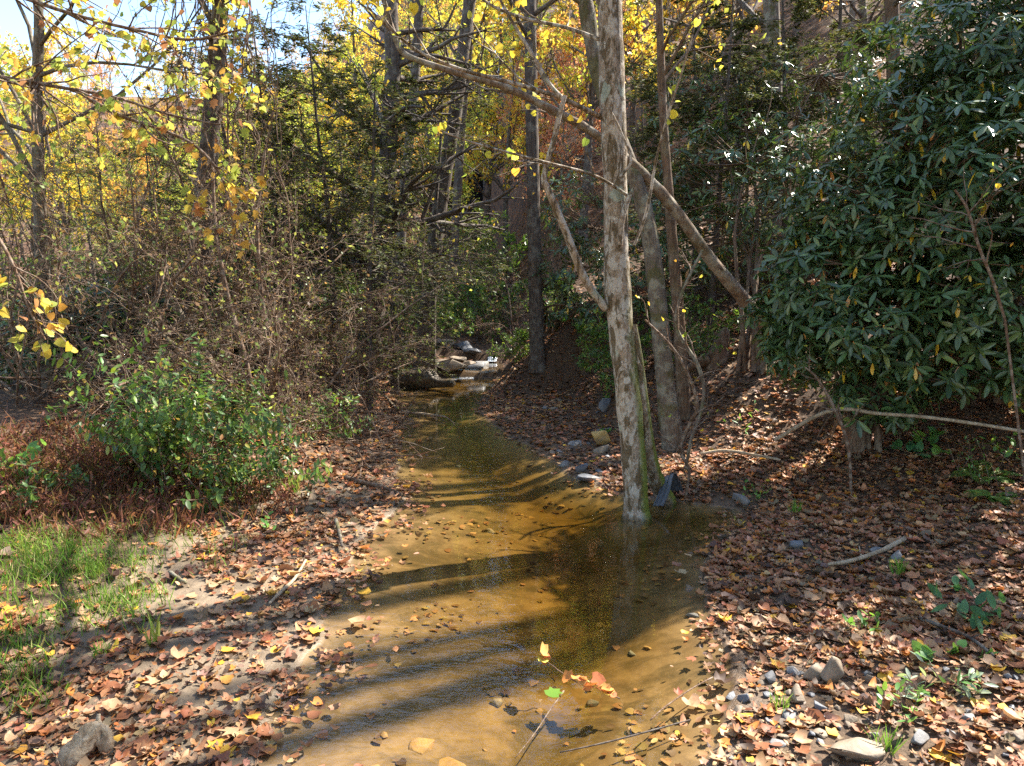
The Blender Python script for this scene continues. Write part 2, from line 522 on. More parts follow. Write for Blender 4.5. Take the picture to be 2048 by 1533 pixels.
# leaf outlines: x across, y along, z up; faces
def fan(outline, cup=.0, fold=.0):
    o = np.array(outline, float)
    v = np.concatenate([[[0, .45, 0]], np.stack([o[:, 0], o[:, 1], cup * ((o[:, 0]) ** 2 + (o[:, 1] - .45) ** 2) + fold * np.abs(o[:, 0])], 1)])
    n = len(o); i = np.arange(n)
    return v, [np.stack([np.zeros(n, int), i + 1, (i + 1) % n + 1], 1)]
OVAL = [(0, 0), (.17, .2), (.22, .48), (.13, .82), (0, 1), (-.13, .82), (-.22, .48), (-.17, .2)]
SLIM = [(0, 0), (.10, .25), (.145, .55), (.09, .85), (0, 1), (-.09, .85), (-.145, .55), (-.10, .25)]
HEART = [(0, .06), (.3, -.04), (.46, .25), (.36, .62), (0, 1), (-.36, .62), (-.46, .25), (-.3, -.04)]
LOBED = [(0, 0), (.26, .02), (.5, .22), (.34, .42), (.48, .70), (.2, .68), (0, 1), (-.2, .68), (-.48, .70), (-.34, .42), (-.5, .22), (-.26, .02)]
T_SLIM = fan(SLIM, -.10, .28)
T_OVAL = fan(OVAL, .15, .2)
T_HEART = fan(HEART, -.25, .2)
T_LOBED = fan(LOBED, -.2, .15)
T_QUAD = (np.array([[0, 0, 0], [.30, .45, .06], [0, 1, -.05], [-.30, .45, .06]]), [np.array([[0, 1, 3], [1, 2, 3]])])
T_NEEDLE = (np.array([[-.06, 0, 0], [.06, 0, 0], [.13, .5, .03], [0, 1, -.08], [-.13, .5, .03]]), [np.array([[0, 1, 2, 3, 4]])])
T_BLADE = (np.array([[-.03, 0, 0], [.03, 0, 0], [.025, .55, .05], [0, 1, .28], [-.025, .55, .05]]), [np.array([[0, 1, 2, 4]]), np.array([[4, 2, 3]])])
def curled(base, seed):
    r = np.random.default_rng(seed)
    o = np.array(base, float)
    o = o * r.uniform(.85, 1.15, o.shape)
    v, f = fan(o, r.uniform(-.5, .9), r.uniform(-.1, .5))
    v[:, 2] += r.uniform(-.3, .5) * (v[:, 1] - .45) ** 2 + r.normal(0, .035, len(v))
    v[:, 1] -= .45
    return v, f
T_DRY = [curled(b, 40 + i) for i, b in enumerate([OVAL, OVAL, HEART, LOBED, LOBED, HEART, OVAL, LOBED])]

def frames(axis, nrm):
    a = unit(axis)
    n = unit(nrm - a * (nrm * a).sum(1, keepdims=True))
    return np.cross(a, n), a, n
def leaves(mb, tm, pos, axis, nrm, size, col):
    if len(pos) == 0: return
    tv, tf = tm
    b, a, n = frames(axis, nrm)
    s = np.broadcast_to(np.asarray(size, float), (len(pos),))[:, None, None]
    v = pos[:, None] + s * (tv[None, :, :1] * b[:, None] + tv[None, :, 1:2] * a[:, None] + tv[None, :, 2:] * n[:, None])
    off = np.arange(len(pos))[:, None, None] * len(tv)
    fs = [(f[None] + off).reshape(-1, f.shape[1]) for f in tf]
    mb.add(v.reshape(-1, 3), fs, np.repeat(col, len(tv), 0))
def leaf_matrix(pos, axis, nrm, size):
    b, a, n = frames(axis[None], nrm[None])
    m = Matrix.Identity(4)
    for r in range(3):
        m[r][0], m[r][1], m[r][2], m[r][3] = b[0, r] * size, a[0, r] * size, n[0, r] * size, pos[r]
    return m
def leaf_objects(name, meshes, pos, axis, nrm, size, var, parent=None):
    out = []
    for i in range(len(pos)):
        o = bpy.data.objects.new(name, meshes[var[i]])
        COL.objects.link(o)
        p = pos[i]
        if parent is not None:
            o.parent = parent
            p = p - np.array(parent.location)
        o.matrix_local = leaf_matrix(p, axis[i], nrm[i], float(size[i]))
        out.append(o)
    return out
def palette(n, cols, w, jit=.18):
    cols = np.array(cols); w = np.array(w, float); w /= w.sum()
    k = rng.choice(len(cols), n, p=w)
    return np.clip(cols[k] * rng.uniform(1 - jit, 1 + jit, (n, 1)) * rng.uniform(1 - jit / 2, 1 + jit / 2, (n, 3)), .005, .9)
def rand_dir(n, zb=0.0, zs=1.0):
    d = rng.normal(size=(n, 3)); d[:, 2] = d[:, 2] * zs + zb
    return unit(d)
def spline(pts, n):
    pts = np.asarray(pts, float)
    t = np.linspace(0, len(pts) - 1, n)
    P = np.concatenate([[2 * pts[0] - pts[1]], pts, [2 * pts[-1] - pts[-2]]])
    i = np.minimum(t.astype(int), len(pts) - 2); f = (t - i)[:, None]
    p0, p1, p2, p3 = P[i], P[i + 1], P[i + 2], P[i + 3]
    return .5 * (2 * p1 + (p2 - p0) * f + (2 * p0 - 5 * p1 + 4 * p2 - p3) * f ** 2 + (3 * p1 - p0 - 3 * p2 + p3) * f ** 3)
def path(pix, depth, n=24, rough=.0):
    """pixels (x, y, width in pixels) at a distance -> centre line and radii"""
    dep = [depth] * len(pix) if np.isscalar(depth) else list(depth)
    q = np.array([np.append(at(x, y, d), w * .5 * d / F / .985) for (x, y, w), d in zip(pix, dep)])
    s = spline(q, n)
    r = np.maximum(s[:, 3], .002)
    if rough: r = r * (1 + rng.normal(0, rough, n))
    return s[:, :3], r
def to_root(p, r, flare=1.35, sink=.12):
    """carry a trunk line (listed from the ground up) down into the ground"""
    b = p[0]; d = unit(p[0] - p[2]); out = []
    z = gz(b[0], b[1])
    if b[2] > z:
        m = max(2, int((b[2] - z) / .25))
        ex = np.array([d[0] / max(-d[2], .5), d[1] / max(-d[2], .5)]) * .6
        for i in range(m, 0, -1):
            f = i / m
            out.append([b[0] + ex[0] * (b[2] - z) * f, b[1] + ex[1] * (b[2] - z) * f, b[2] - (b[2] - z + sink) * f])
        rr = r[0] * np.linspace(flare, 1.02, m)
        p = np.concatenate([np.array(out), p]); r = np.concatenate([rr, r])
    return p, r

YELLOWS = [(.80, .52, .035), (.70, .57, .05), (.56, .58, .06), (.80, .40, .04), (.40, .48, .06)]
ORANGES = [(.75, .36, .06), (.70, .26, .07), (.76, .46, .08), (.74, .52, .10), (.72, .48, .08)]
LIMES = [(.42, .52, .06), (.30, .42, .05), (.58, .58, .07), (.68, .55, .05), (.22, .33, .04)]
REDS = [(.68, .24, .12), (.70, .32, .17), (.74, .44, .24), (.58, .16, .09)]
BROWNS = [(.30, .14, .06), (.40, .20, .09), (.22, .10, .05), (.46, .27, .15)]

# ================================================================== setting
def axis_coords(lo, hi, fine_lo, fine_hi, h, n_out):
    a = np.arange(fine_lo, fine_hi + 1e-6, h)
    g = np.linspace(0, 1, n_out + 1)[1:] ** 2.2
    return np.concatenate([(fine_lo - (fine_lo - lo) * g)[::-1], a, fine_hi + (hi - fine_hi) * g])
xs = axis_coords(-420, 420, -4.5, 5.5, .05, 60)
ys = axis_coords(-60, 620, 1.6, 17.5, .065, 70)
X, Y = np.meshgrid(xs, ys)
Z = ground(X, Y)
mb = MB()
nx, ny = len(xs), len(ys)
i = (np.arange(ny - 1)[:, None] * nx + np.arange(nx - 1)[None]).ravel()
mb.add(np.stack([X, Y, Z], -1), [np.stack([i, i + 1, i + nx + 1, i + nx], 1)])
tag(mb.build('ground', 'ground', colour=False), kind='structure')

def water_sheet(x0, x1, y0, y1, z, name):
    # a closed body of water: the bed cuts through it
    mb = MB()
    v = [(x, y, w) for w in (z - .9, z) for y in (y0, y1) for x in (x0, x1)]
    mb.add(v, [np.array([[4, 5, 7, 6], [0, 2, 3, 1], [0, 1, 5, 4], [1, 3, 7, 5], [3, 2, 6, 7], [2, 0, 4, 6]])])
    return tag(mb.build(name, 'water', colour=False, smooth=False), kind='structure')
water_sheet(-3.0, 3.2, -1, 15.86, 0.0, 'creek_water')
water_sheet(-1.6, .4, 15.9, 17.35, .20, 'upstream_water')

# ================================================================== leaning grey tree in the creek
def tree_thing(name, base, label, cat='tree', group=None):
    return empty(name, base, label, cat, group)

bp = on_level(1272, 1032)
t = tree_thing('maple_tree', bp, 'grey lichened tree trunk standing in the creek edge, leaning slightly at its top')
D = bp[1]
p, r = path([(1273, 1045, 58), (1272, 1010, 54), (1270, 950, 53), (1263, 870, 54), (1253, 760, 55), (1241, 650, 55), (1234, 560, 53), (1232, 480, 51),
             (1231, 400, 51), (1229, 300, 51), (1225, 200, 52), (1222, 100, 50), (1219, 0, 49), (1214, -160, 46), (1200, -400, 42), (1190, -700, 36), (1195, -1100, 22), (1190, -1400, 8)],
            D, 110, .012)
mb = MB()
b0 = p[0].copy(); b0[2] = -.35
r = r * .93; r[:6] *= np.linspace(1.16, 1.0, 6)
p = np.concatenate([[b0], p]); r = np.concatenate([[r[0] * 1.15], r])
tubes(mb, p, r, 20)
mb.v[-1] = mb.v[-1] + np.stack([.010 * wob(mb.v[-1][:, 2] * 2, mb.v[-1][:, 0] * 5, 2.2, 1), .010 * wob(mb.v[-1][:, 2] * 2, mb.v[-1][:, 1] * 5, 2.4, 2), 0 * mb.v[-1][:, 0]], 1)
mb.build('trunk', 'main_bark', t)
main_p, main_r = p, r
# mossy second root stem at the right of the foot
mb = MB()
q, rr = path([(1335, 1000, 34), (1318, 975, 34), (1305, 935, 30), (1296, 880, 24), (1287, 800, 20), (1278, 720, 16), (1268, 650, 12)],
             [D + .42, D + .36, D + .24, D + .12, D + .04, D - .01, D - .03], 30, .02)
q = np.concatenate([[q[0] + [.04, .02, -.25]], q]); rr = np.concatenate([[rr[0]], rr])
tubes(mb, q, rr, 12)
mb.build('root_stem', 'main_bark', t)
def branch(pix, depth, n=22, sides=8, mat='main_bark', twigs=0, leaf=0, name='branch', parent=None, pal=YELLOWS, w=(3, 2, 2, 1, 2), tl=.35):
    mb = MB()
    p, r = path(pix, depth, n, .03)
    tubes(mb, p, r, sides)
    o = mb.build(name, mat, parent)
    if twigs:
        tp, tr = spawn(p[None], r[None], twigs, .2, 1.0, .7, tl, 5, .16, .02, .6)
        tp2, tr2 = spawn(tp, tr, 3, .3, 1.0, .7, .45, 4, .18, .0, .7)
        m2 = MB()
        tubes(m2, tp, np.maximum(tr, .0018), 4); tubes(m2, tp2, np.maximum(tr2, .0014), 3)
        m2.build('twig', mat, o, origin=tuple(parent.location))
        if leaf:
            e = np.concatenate([tp[:, -1], tp2[:, -1], tp2[:, 2]])
            e = e[rng.permutation(len(e))[:leaf]]
            m3 = MB()
            leaves(m3, T_HEART, e, rand_dir(len(e), -.5), rand_dir(len(e), .6), rng.uniform(.05, .09, len(e)), palette(len(e), pal, w))
            m3.build('foliage', 'leaf', o, origin=tuple(parent.location))
    return o
branch([(1212, 618, 17), (1190, 590, 16), (1165, 550, 16), (1130, 460, 15), (1098, 385, 14), (1088, 360, 12), (1096, 320, 10), (1108, 280, 10), (1120, 225, 9), (1130, 192, 8)],
       [D - .05, D - .12, D - .2, D - .3, D - .4, D - .4, D - .42, D - .45, D - .5, D - .5], parent=t)
branch([(1205, 236, 10), (1120, 196, 9), (1030, 168, 8), (930, 142, 7), (850, 110, 6), (800, 75, 5), (735, 15, 4)], [D, D - .3, D - .5, D - .7, D - .8, D - .9, D - 1], twigs=8, leaf=22, parent=t)
branch([(1200, 80, 8), (1130, 55, 7), (1060, 40, 6), (990, 15, 5), (940, -20, 4)], [D, D + .2, D + .4, D + .5, D + .6], twigs=7, leaf=22, parent=t)
branch([(1128, 200, 9), (1100, 170, 8), (1062, 105, 7), (1028, 50, 6), (995, -10, 5)], D - .5, parent=t)
branch([(1256, 392, 7), (1190, 352, 6), (1080, 322, 5), (960, 290, 4), (880, 262, 3)], [D - .1, D - .3, D - .6, D - .8, D - .9], twigs=6, leaf=16, parent=t)
branch([(1240, 490, 10), (1244, 440, 11), (1256, 400, 9), (1268, 375, 6)], D - .14, parent=t)
branch([(1268, 492, 6), (1288, 440, 6), (1300, 390, 6), (1312, 320, 5), (1332, 245, 5), (1362, 150, 4), (1385, 70, 3)], [D, D + .1, D + .1, D + .1, D, D - .1, D - .2], twigs=5, leaf=9, parent=t)
branch([(1240, 355, 6), (1262, 320, 5), (1240, 260, 4), (1218, 215, 3)], D - .15, parent=t)
# upper limbs and crown above the frame
seg = slice(int(len(p) * .72), int(len(p) * .995))
lp, lr = spawn(main_p[None, seg], main_r[None, seg], 16, .0, 1, .8, .42, 7, .12, .04, .5)
lp2, lr2 = spawn(lp, lr, 7, .25, 1, .7, .5, 5, .15, .02, .6)
lp3, lr3 = spawn(lp2, lr2, 4, .2, 1, .7, .5, 4, .18, 0, .65)
mb = MB(); tubes(mb, lp, lr, 7); tubes(mb, lp2, lr2, 5); tubes(mb, lp3, np.maximum(lr3, .002), 3)
mb.build('limbs', 'main_bark', t)
e = lp3.reshape(-1, 3); e = e[rng.permutation(len(e))[:500]]
mb = MB(); leaves(mb, T_HEART, e, rand_dir(len(e), -.5), rand_dir(len(e), .6), rng.uniform(.06, .10, len(e)), palette(len(e), YELLOWS, (3, 2, 2, 1, 2)))
mb.build('crown', 'leaf', t)

# grey plastic drain strip bent over the foot of that tree
mb = MB()
q = np.array([at(x, y, d) for x, y, d in [(1326, 945, 6.80), (1338, 962, 6.72), (1345, 985, 6.68), (1340, 1005, 6.62), (1322, 1010, 6.52)]])
q = spline(np.array([at(1316, 1012, 6.50), at(1328, 985, 6.60), at(1334, 962, 6.72), at(1340, 950, 6.86), at(1350, 972, 7.0), at(1360, 1000, 7.05)]), 26)
tg = unit(np.gradient(q, axis=0))
wd = unit(np.cross(tg, np.array([[.9, -.5, .15]])))
wd = np.repeat(unit(np.array([[.80, -.35, .50]])), len(q), 0); wd = unit(wd - tg * (wd * tg).sum(1, keepdims=True))
nn = np.cross(tg, wd)
prof = np.array([[-.5, 0], [-.44, .16], [-.25, .05], [0, .14], [.25, .05], [.44, .16], [.5, 0], [.42, .02], [.2, -.06], [0, .03], [-.2, -.06], [-.42, .02]])
W = .125
v = q[:, None] + W * (prof[None, :, :1] * wd[:, None] + .55 * prof[None, :, 1:] * nn[:, None])
k, s_ = len(q), len(prof)
i = (np.arange(k - 1)[:, None] * s_)
j = np.arange(s_)[None]
mb.add(v.reshape(-1, 3), [np.stack([i + j, i + (j + 1) % s_, i + s_ + (j + 1) % s_, i + s_ + j], -1).reshape(-1, 4), np.arange(s_)[None], np.arange(s_)[None, ::-1] + (k - 1) * s_])
base = q[0].copy()
tag(mb.build('drain_pipe', 'plastic', origin=tuple(base), smooth=False), 'bent strip of dark grey ribbed plastic pipe wedged behind the foot of the creek tree', 'pipe')

# ================================================================== trunks one can tell apart
def crown_on(t, p, r, n1, t0, l1, n2, n3, nl, pal, w, ls, mat='leaf', bm='bark_dark', up=.05, tm=T_QUAD, t1=1.0, ang=.9):
    L = np.linalg.norm(np.diff(p, axis=0), axis=1).sum()
    a, ar = spawn(p[None], r[None], n1, t0, t1, ang, l1, 7, .12, up, .45)
    b, br = spawn(a, ar, n2, .25, 1, .75, .5, 5, .15, up * .5, .6)
    c, cr = spawn(b, br, n3, .2, 1, .75, .5, 4, .2, 0, .65)
    mb = MB(); tubes(mb, a, ar, 5); tubes(mb, b, np.maximum(br, .003), 4); tubes(mb, c, np.maximum(cr, .002), 3)
    mb.build('branches', bm, t)
    if nl:
        pp = rng.integers(0, len(c), nl)
        e, _ = sample(c, pp, rng.uniform(.2, 1, nl))
        e = e + rng.normal(0, .06, e.shape)
        mb = MB(); leaves(mb, tm, e, rand_dir(nl, -.4), rand_dir(nl, .5), rng.uniform(.7, 1.3, nl) * ls, palette(nl, pal, w))
        mb.build('crown', mat, t)
    return a, b, c
def px_tree(name, label, pix, depth, mat, n=40, top=6.0, crown=None, group=None, rough=.03, sides=12):
    p, r = path(pix, depth, n, rough)
    if top:
        d = unit(p[-1] - p[-6]) * .5 + np.array([0, 0, .5]); d = unit(d)
        g = grow(p[-1:][:], d[None], np.array([top]), 14, .04, .05)[0]
        p2 = np.concatenate([p, g[1:]]); r2 = np.concatenate([r, r[-1] * np.linspace(.97, .15, 13)])
    else: p2, r2 = p, r
    p2, r2 = to_root(p2, r2)
    t = empty(name, p2[0], label, 'tree', group)
    mb = MB(); tubes(mb, p2, r2, sides)
    mb.build('trunk', mat, t)
    if crown: crown_on(t, p2, r2, **crown)
    return t, p2, r2

yel = dict(pal=YELLOWS, w=(3, 3, 2, 1, 1))
px_tree('slender_tree', 'vine-hung dark trunk rising against the open sky', [(392, 640, 42), (396, 560, 40), (404, 450, 38), (418, 300, 35), (431, 150, 32), (442, 0, 30)], 10.0, 'bark_dark', 40, 6,
        dict(n1=14, t0=.55, l1=.28, n2=6, n3=4, nl=900, ls=.10, **yel))
px_tree('slender_tree', 'pale thin trunk among yellow leaves near the picture edge', [(84, 520, 24), (80, 430, 22), (77, 330, 20), (74, 180, 18), (78, 60, 17), (74, -40, 16)], 9.0, 'bark_grey', 30, 4,
        dict(n1=16, t0=.30, l1=.42, n2=7, n3=4, nl=3000, ls=.08, tm=T_HEART, up=.03, bm='bark_grey', pal=[(.62, .46, .05), (.42, .44, .07), (.60, .30, .06), (.24, .32, .06), (.35, .15, .06)], w=(4, 4, 1, 2, 1)))
px_tree('hemlock_tree', 'dark trunk leaning from the creek bank beside the half-sunk log', [(722, 778, 52), (730, 720, 48), (746, 640, 44), (757, 560, 41), (766, 480, 39), (772, 380, 36), (776, 300, 34), (782, 200, 32), (786, 130, 30), (782, 40, 27)], 14.2, 'bark_dark', 50, 5, dict(n1=30, t0=.22, l1=.26, n2=6, n3=4, nl=260, ls=.09, up=-.02, t1=.9, ang=1.2, **yel))
px_tree('slender_tree', 'thin dark trunk just behind the leaning bank trunk', [(796, 600, 22), (801, 480, 20), (814, 330, 19), (829, 170, 18), (838, 20, 17)], 18.0, 'bark_dark', 30, 5,
        dict(n1=12, t0=.5, l1=.3, n2=6, n3=3, nl=700, ls=.12, **yel))
px_tree('slender_tree', 'forest trunk slanting towards the upper middle of the view', [(852, 640, 34), (862, 560, 32), (876, 440, 30), (892, 330, 28), (910, 230, 26), (932, 60, 23), (944, -30, 22)], 16.0, 'bark_dark', 30, 5,
        dict(n1=12, t0=.5, l1=.3, n2=6, n3=3, nl=900, ls=.12, **yel))
px_tree('slender_tree', 'narrow trunk between the slanting trunk and the straight dark one', [(905, 560, 18), (914, 400, 17), (925, 230, 16), (938, 90, 15)], 21.0, 'bark_dark', 24, 5,
        dict(n1=10, t0=.5, l1=.3, n2=6, n3=3, nl=900, ls=.13, **yel))
px_tree('slender_tree', 'straight dark trunk over the creek bend in the middle of the view', [(1074, 680, 30), (1071, 590, 28), (1068, 450, 25), (1065, 300, 24), (1062, 150, 23), (1060, -20, 22)], 13.5, 'bark_dark', 30, 6,
        dict(n1=12, t0=.62, l1=.3, n2=6, n3=4, nl=1400, ls=.11, **yel))
t8, p8, r8 = px_tree('lichened_tree', 'lichened grey trunk curving up behind the creek tree', [(1345, 880, 44), (1334, 800, 40), (1325, 700, 37), (1312, 570, 35), (1294, 440, 32), (1262, 335, 29), (1222, 235, 28), (1192, 130, 28), (1170, 0, 29), (1150, -100, 28)], 8.6, 'bark_grey', 50, 5,
        dict(n1=10, t0=.68, l1=.3, n2=6, n3=4, nl=700, ls=.09, bm='bark_grey', **yel))
px_tree('slender_tree', 'thin wavy trunk right behind the lichened curving trunk', [(1372, 840, 28), (1365, 760, 26), (1358, 640, 24), (1346, 500, 21), (1337, 380, 19), (1328, 260, 17), (1322, 130, 15), (1318, 0, 13)], 9.2, 'bark_brown', 40, 5,
        dict(n1=12, t0=.6, l1=.25, n2=6, n3=4, nl=600, ls=.09, bm='bark_brown', **yel))
px_tree('slender_tree', 'broad trunk on the slope above the rhododendron thicket', [(1548, 260, 34), (1546, 120, 31), (1542, 0, 29), (1540, -60, 28)], 17.0, 'bark_grey', 20, 6, dict(n1=12, t0=.4, l1=.4, n2=7, n3=4, nl=1500, ls=.12, pal=ORANGES, w=(3, 1, 3, 1, 3)))
px_tree('slender_tree', 'thin trunk on the slope beside the broad slope trunk', [(1476, 240, 16), (1478, 110, 14), (1480, -30, 13)], 19.0, 'bark_dark', 20, 6, dict(n1=10, t0=.4, l1=.4, n2=7, n3=4, nl=1200, ls=.12, pal=ORANGES, w=(3, 1, 3, 1, 3)))
px_tree('slender_tree', 'reddish trunk rising out of the rhododendron top', [(1792, 300, 28), (1788, 150, 26), (1784, 30, 24), (1780, -60, 23)], 12.5, 'bark_brown', 20, 6, dict(n1=10, t0=.5, l1=.3, n2=6, n3=4, nl=900, ls=.12, pal=ORANGES, w=(3, 1, 3, 1, 3)))
px_tree('slender_tree', 'pale trunk beside the reddish one above the rhododendron', [(1745, 260, 15), (1735, 120, 14), (1722, -20, 13)], 16.0, 'bark_grey', 20, 6, dict(n1=10, t0=.5, l1=.3, n2=6, n3=4, nl=900, ls=.12, pal=ORANGES, w=(3, 1, 3, 1, 3)))

# the long leaning pole that arches across behind the creek tree
pp, rr = path([(1580, 705, 28), (1530, 650, 27), (1480, 590, 25), (1420, 518, 24), (1350, 420, 22), (1282, 345, 20), (1190, 268, 17), (1100, 218, 15), (1010, 175, 13), (920, 148, 12), (850, 126, 11), (805, 105, 11), (785, 60, 10), (770, 10, 9), (750, -60, 6)],
              [9.6, 9.4, 9.2, 9.0, 8.8, 8.6, 8.4, 8.2, 8.1, 8.0, 8.0, 8.0, 8.0, 8.0, 8.0], 70, .04)
pp, rr = to_root(pp, rr, 1.1)
t = empty('leaning_tree', pp[0], 'slim mottled trunk leaning in a long arch behind the creek tree', 'tree')
mb = MB(); tubes(mb, pp, rr, 10); mb.build('trunk', 'bark_pole', t)
crown_on(t, pp, rr, n1=12, t0=.45, l1=.16, n2=4, n3=3, nl=70, ls=.07, bm='bark_grey', tm=T_HEART, **yel)

# ================================================================== tree kinds copied over the slope
def proto_tree(name, h, r0, lean, n1, t0, l1, n2, n3, nl, pal, w, ls, mat, leafmat='leaf', up=.05, ang=.9, wig=.035):
    p = grow(np.zeros((1, 3)), np.array([[lean, 0, 1.0]]), np.array([h]), 16, wig, .06)[0]
    r = r0 * np.linspace(1.0, .12, 16) ** .8
    r[0] *= 1.4
    p[0, 2] -= .25
    t = empty(name, (0, 0, 0), 'x', 'tree')
    mb = MB(); tubes(mb, p, r, 9); mb.build('trunk', mat, t)
    crown_on(t, p, r, n1, t0, l1, n2, n3, nl, pal, w, ls, leafmat, mat, up, ang=ang)
    return t
PR = [proto_tree('tulip_tree', 13, .16, .03, 26, .30, .30, 7, 5, 4200, YELLOWS, (4, 3, 2, 2, 1), .15, 'bark_dark'),
      proto_tree('maple_tree', 11, .13, -.05, 24, .22, .34, 7, 5, 4200, ORANGES, (3, 2, 3, 1, 3), .145, 'bark_grey'),
      proto_tree('birch_tree', 10, .11, .06, 24, .15, .34, 7, 5, 4200, LIMES, (3, 2, 3, 3, 1), .14, 'bark_dark'),
      proto_tree('pole_tree', 15, .14, .02, 12, .55, .22, 6, 4, 1200, YELLOWS, (3, 3, 2, 2, 1), .14, 'bark_dark'),
      proto_tree('red_maple', 6, .07, .1, 20, .15, .40, 7, 5, 3200, REDS, (2, 3, 3, 1), .11, 'bark_grey'),
      proto_tree('bare_pole', 14.8, .17, .0, 6, .86, .10, 4, 3, 60, YELLOWS, (3, 3, 2, 2, 1), .12, 'bark_dark', wig=.006)]
LAB = ['yellow-leaved tree in the wood on the slope behind the creek', 'orange-leaved tree in the wood on the slope behind the creek',
       'yellow-green tree in the wood on the slope behind the creek', 'tall thin nearly bare tree in the wood on the slope', 'small pinkish red maple in the wood behind the creek', 'x']
GRP = ['yellow trees on the slope', 'orange trees on the slope', 'yellow-green trees on the slope', 'bare poles on the slope', 'red maples on the slope', 'x']
first = [True] * len(PR)
KINDW = ['yellow-leaved tree', 'orange-leaved tree', 'yellow-green tree', 'tall thin nearly bare tree', 'small pinkish red maple', 'x']
def slope_label(k, x, y):
    px = 1024 + F * x / y
    w = ('behind the bare thicket' if px < 720 else 'behind the leaning bank trunk' if px < 900 else 'between the dark trunks above the cascade' if px < 1150 else
         'behind the creek tree' if px < 1330 else 'above the shaded rhododendron' if px < 1620 else 'above the big rhododendron')
    return f"{KINDW[k]} {'low' if y < 26 else 'half-way' if y < 46 else 'high'} on the slope {w}"
def plant(k, x, y, s=1.0, rz=None, label=None, group=None, z=None):
    z = gz(x, y) if z is None else z
    rz = rng.uniform(0, 6.28) if rz is None else rz
    if label is None: label = slope_label(k, x, y); group = label.replace(' tree', ' trees', 1) if ' tree' in label else label.replace('maple', 'maples', 1)
    if first[k]:
        o = PR[k]; first[k] = False
        KIDS[o.name] = list(o.children)
        o.location = (x, y, z); o.rotation_euler = (0, 0, rz); o.scale = (s, s, s)
        o['label'] = label or LAB[k]; o['group'] = group or GRP[k]
        return o
    return copy_tree(PR[k], (x, y, z), rz, s, label or LAB[k], group or GRP[k])
S2 = np.array([math.sin(SUN_AZ), math.cos(SUN_AZ)])
N2 = np.array([S2[1], -S2[0]])
placed = []
def spaced(x, y, dmin):
    for a, b in placed:
        if (a - x) ** 2 + (b - y) ** 2 < dmin * dmin: return False
    placed.append((x, y)); return True
tries = 0; cnt = 0
while cnt < 62 and tries < 6000:
    tries += 1
    y = 18 + 80 * rng.random() ** 1.4
    px = rng.uniform(540, 2060)
    x = (px - 1024) / F * y
    if abs(x - np.interp(y, SY, (SL + SR) / 2)) < 1.3 or not spaced(x, y, 3.0 + .035 * y): continue
    lane = x * S2[1] - y * S2[0]
    if x > -3.5 and -25 < lane < -16.5 and y < 48 and rng.random() < .85: continue
    if x > 0 and -15.5 < lane < -11 and y < 34: continue
    u = rng.random()
    if px > 1250: k = 1 if u < .42 else 0 if u < .75 else 3 if u < .85 else 2
    elif px > 900: k = 0 if u < .42 else 1 if u < .58 else 2 if u < .8 else 4 if u < .9 else 3
    else: k = 2 if u < .45 else 0 if u < .75 else 1 if u < .85 else 3
    plant(k, x, y, rng.uniform(.75, 1.2) * (.48 if px < 900 else 1.0)); cnt += 1
for px, y, k, s in [(1120, 22, 4, .8), (1180, 25, 4, 1.0), (1090, 27, 4, 1.0), (1010, 26, 0, .7), (1300, 22, 0, .65), (1150, 29, 0, .9), (1320, 24, 1, .7), (1420, 27, 1, .75), (1500, 23, 1, .6), (1600, 26, 0, .7), (1680, 25, 1, .6), (1400, 33, 0, .8), (1560, 35, 1, .9), (1250, 25, 0, .7), (1740, 30, 1, .8), (1640, 21, 1, .55), (1700, 23, 0, .6), (1780, 24, 1, .7), (1580, 22, 0, .5), (1840, 27, 0, .8), (1900, 25, 1, .8), (1460, 22, 1, .5), (1360, 21, 0, .5), (1660, 29, 1, .9), (1550, 29, 0, .8), (1810, 33, 1, 1.0), (1970, 30, 0, .9), (1520, 36, 1, .9), (1600, 38, 0, 1.0), (1680, 35, 1, .95), (1760, 37, 1, 1.0), (1850, 36, 0, 1.0), (1450, 37, 0, .9), (1950, 38, 1, 1.1), (1640, 42, 0, 1.1), (1730, 43, 1, 1.2), (1560, 44, 1, 1.2), (1390, 40, 1, 1.0), (1820, 44, 1, 1.2), (1060, 27, 1, .8), (960, 30, 0, .9), (1200, 31, 1, .9)]:
    if -15.5 < (px - 1024) / F * y * S2[1] - y * S2[0] < -11 and y < 34: continue
    plant(k, (px - 1024) / F * y, y, s)
# open valley at the left: a few lower bright trees, then the far ridge
for px, y, k, s in [(20, 24, 2, .62), (160, 30, 2, .55), (300, 27, 1, .42), (-60, 20, 0, .8), (230, 44, 1, .6), (90, 40, 0, .6), (420, 34, 2, .5), (330, 60, 0, .8), (-150, 30, 1, .9), (500, 26, 2, .5), (560, 30, 0, .5), (610, 19, 2, .42), (690, 21, 0, .42), (460, 20, 2, .55), (370, 21, 2, .45), (760, 24, 2, .62), (720, 28, 0, .7), (660, 32, 2, .75), (800, 30, 0, .75), (580, 36, 2, .75), (240, 21, 2, .42), (110, 19, 0, .42), (640, 25, 2, .5), (840, 26, 0, .55), (900, 23, 2, .55)]:
    plant(k, (px - 1024) / F * y, y, s, label='low bright tree out in the open valley below the sky', group='trees in the open valley')
for a in range(60):
    y = rng.uniform(15.5, 42); px = rng.uniform(60, 900); x = (px - 1024) / F * y
    if abs(x - np.interp(y, SY, (SL + SR) / 2)) < 1.5 or not spaced(x, y, 1.6): continue
    plant(int(rng.choice([2, 2, 0, 1])), x, y, rng.uniform(.26, .42) * (1 + y * .008), label='low bright tree out in the open valley below the sky', group='trees in the open valley')
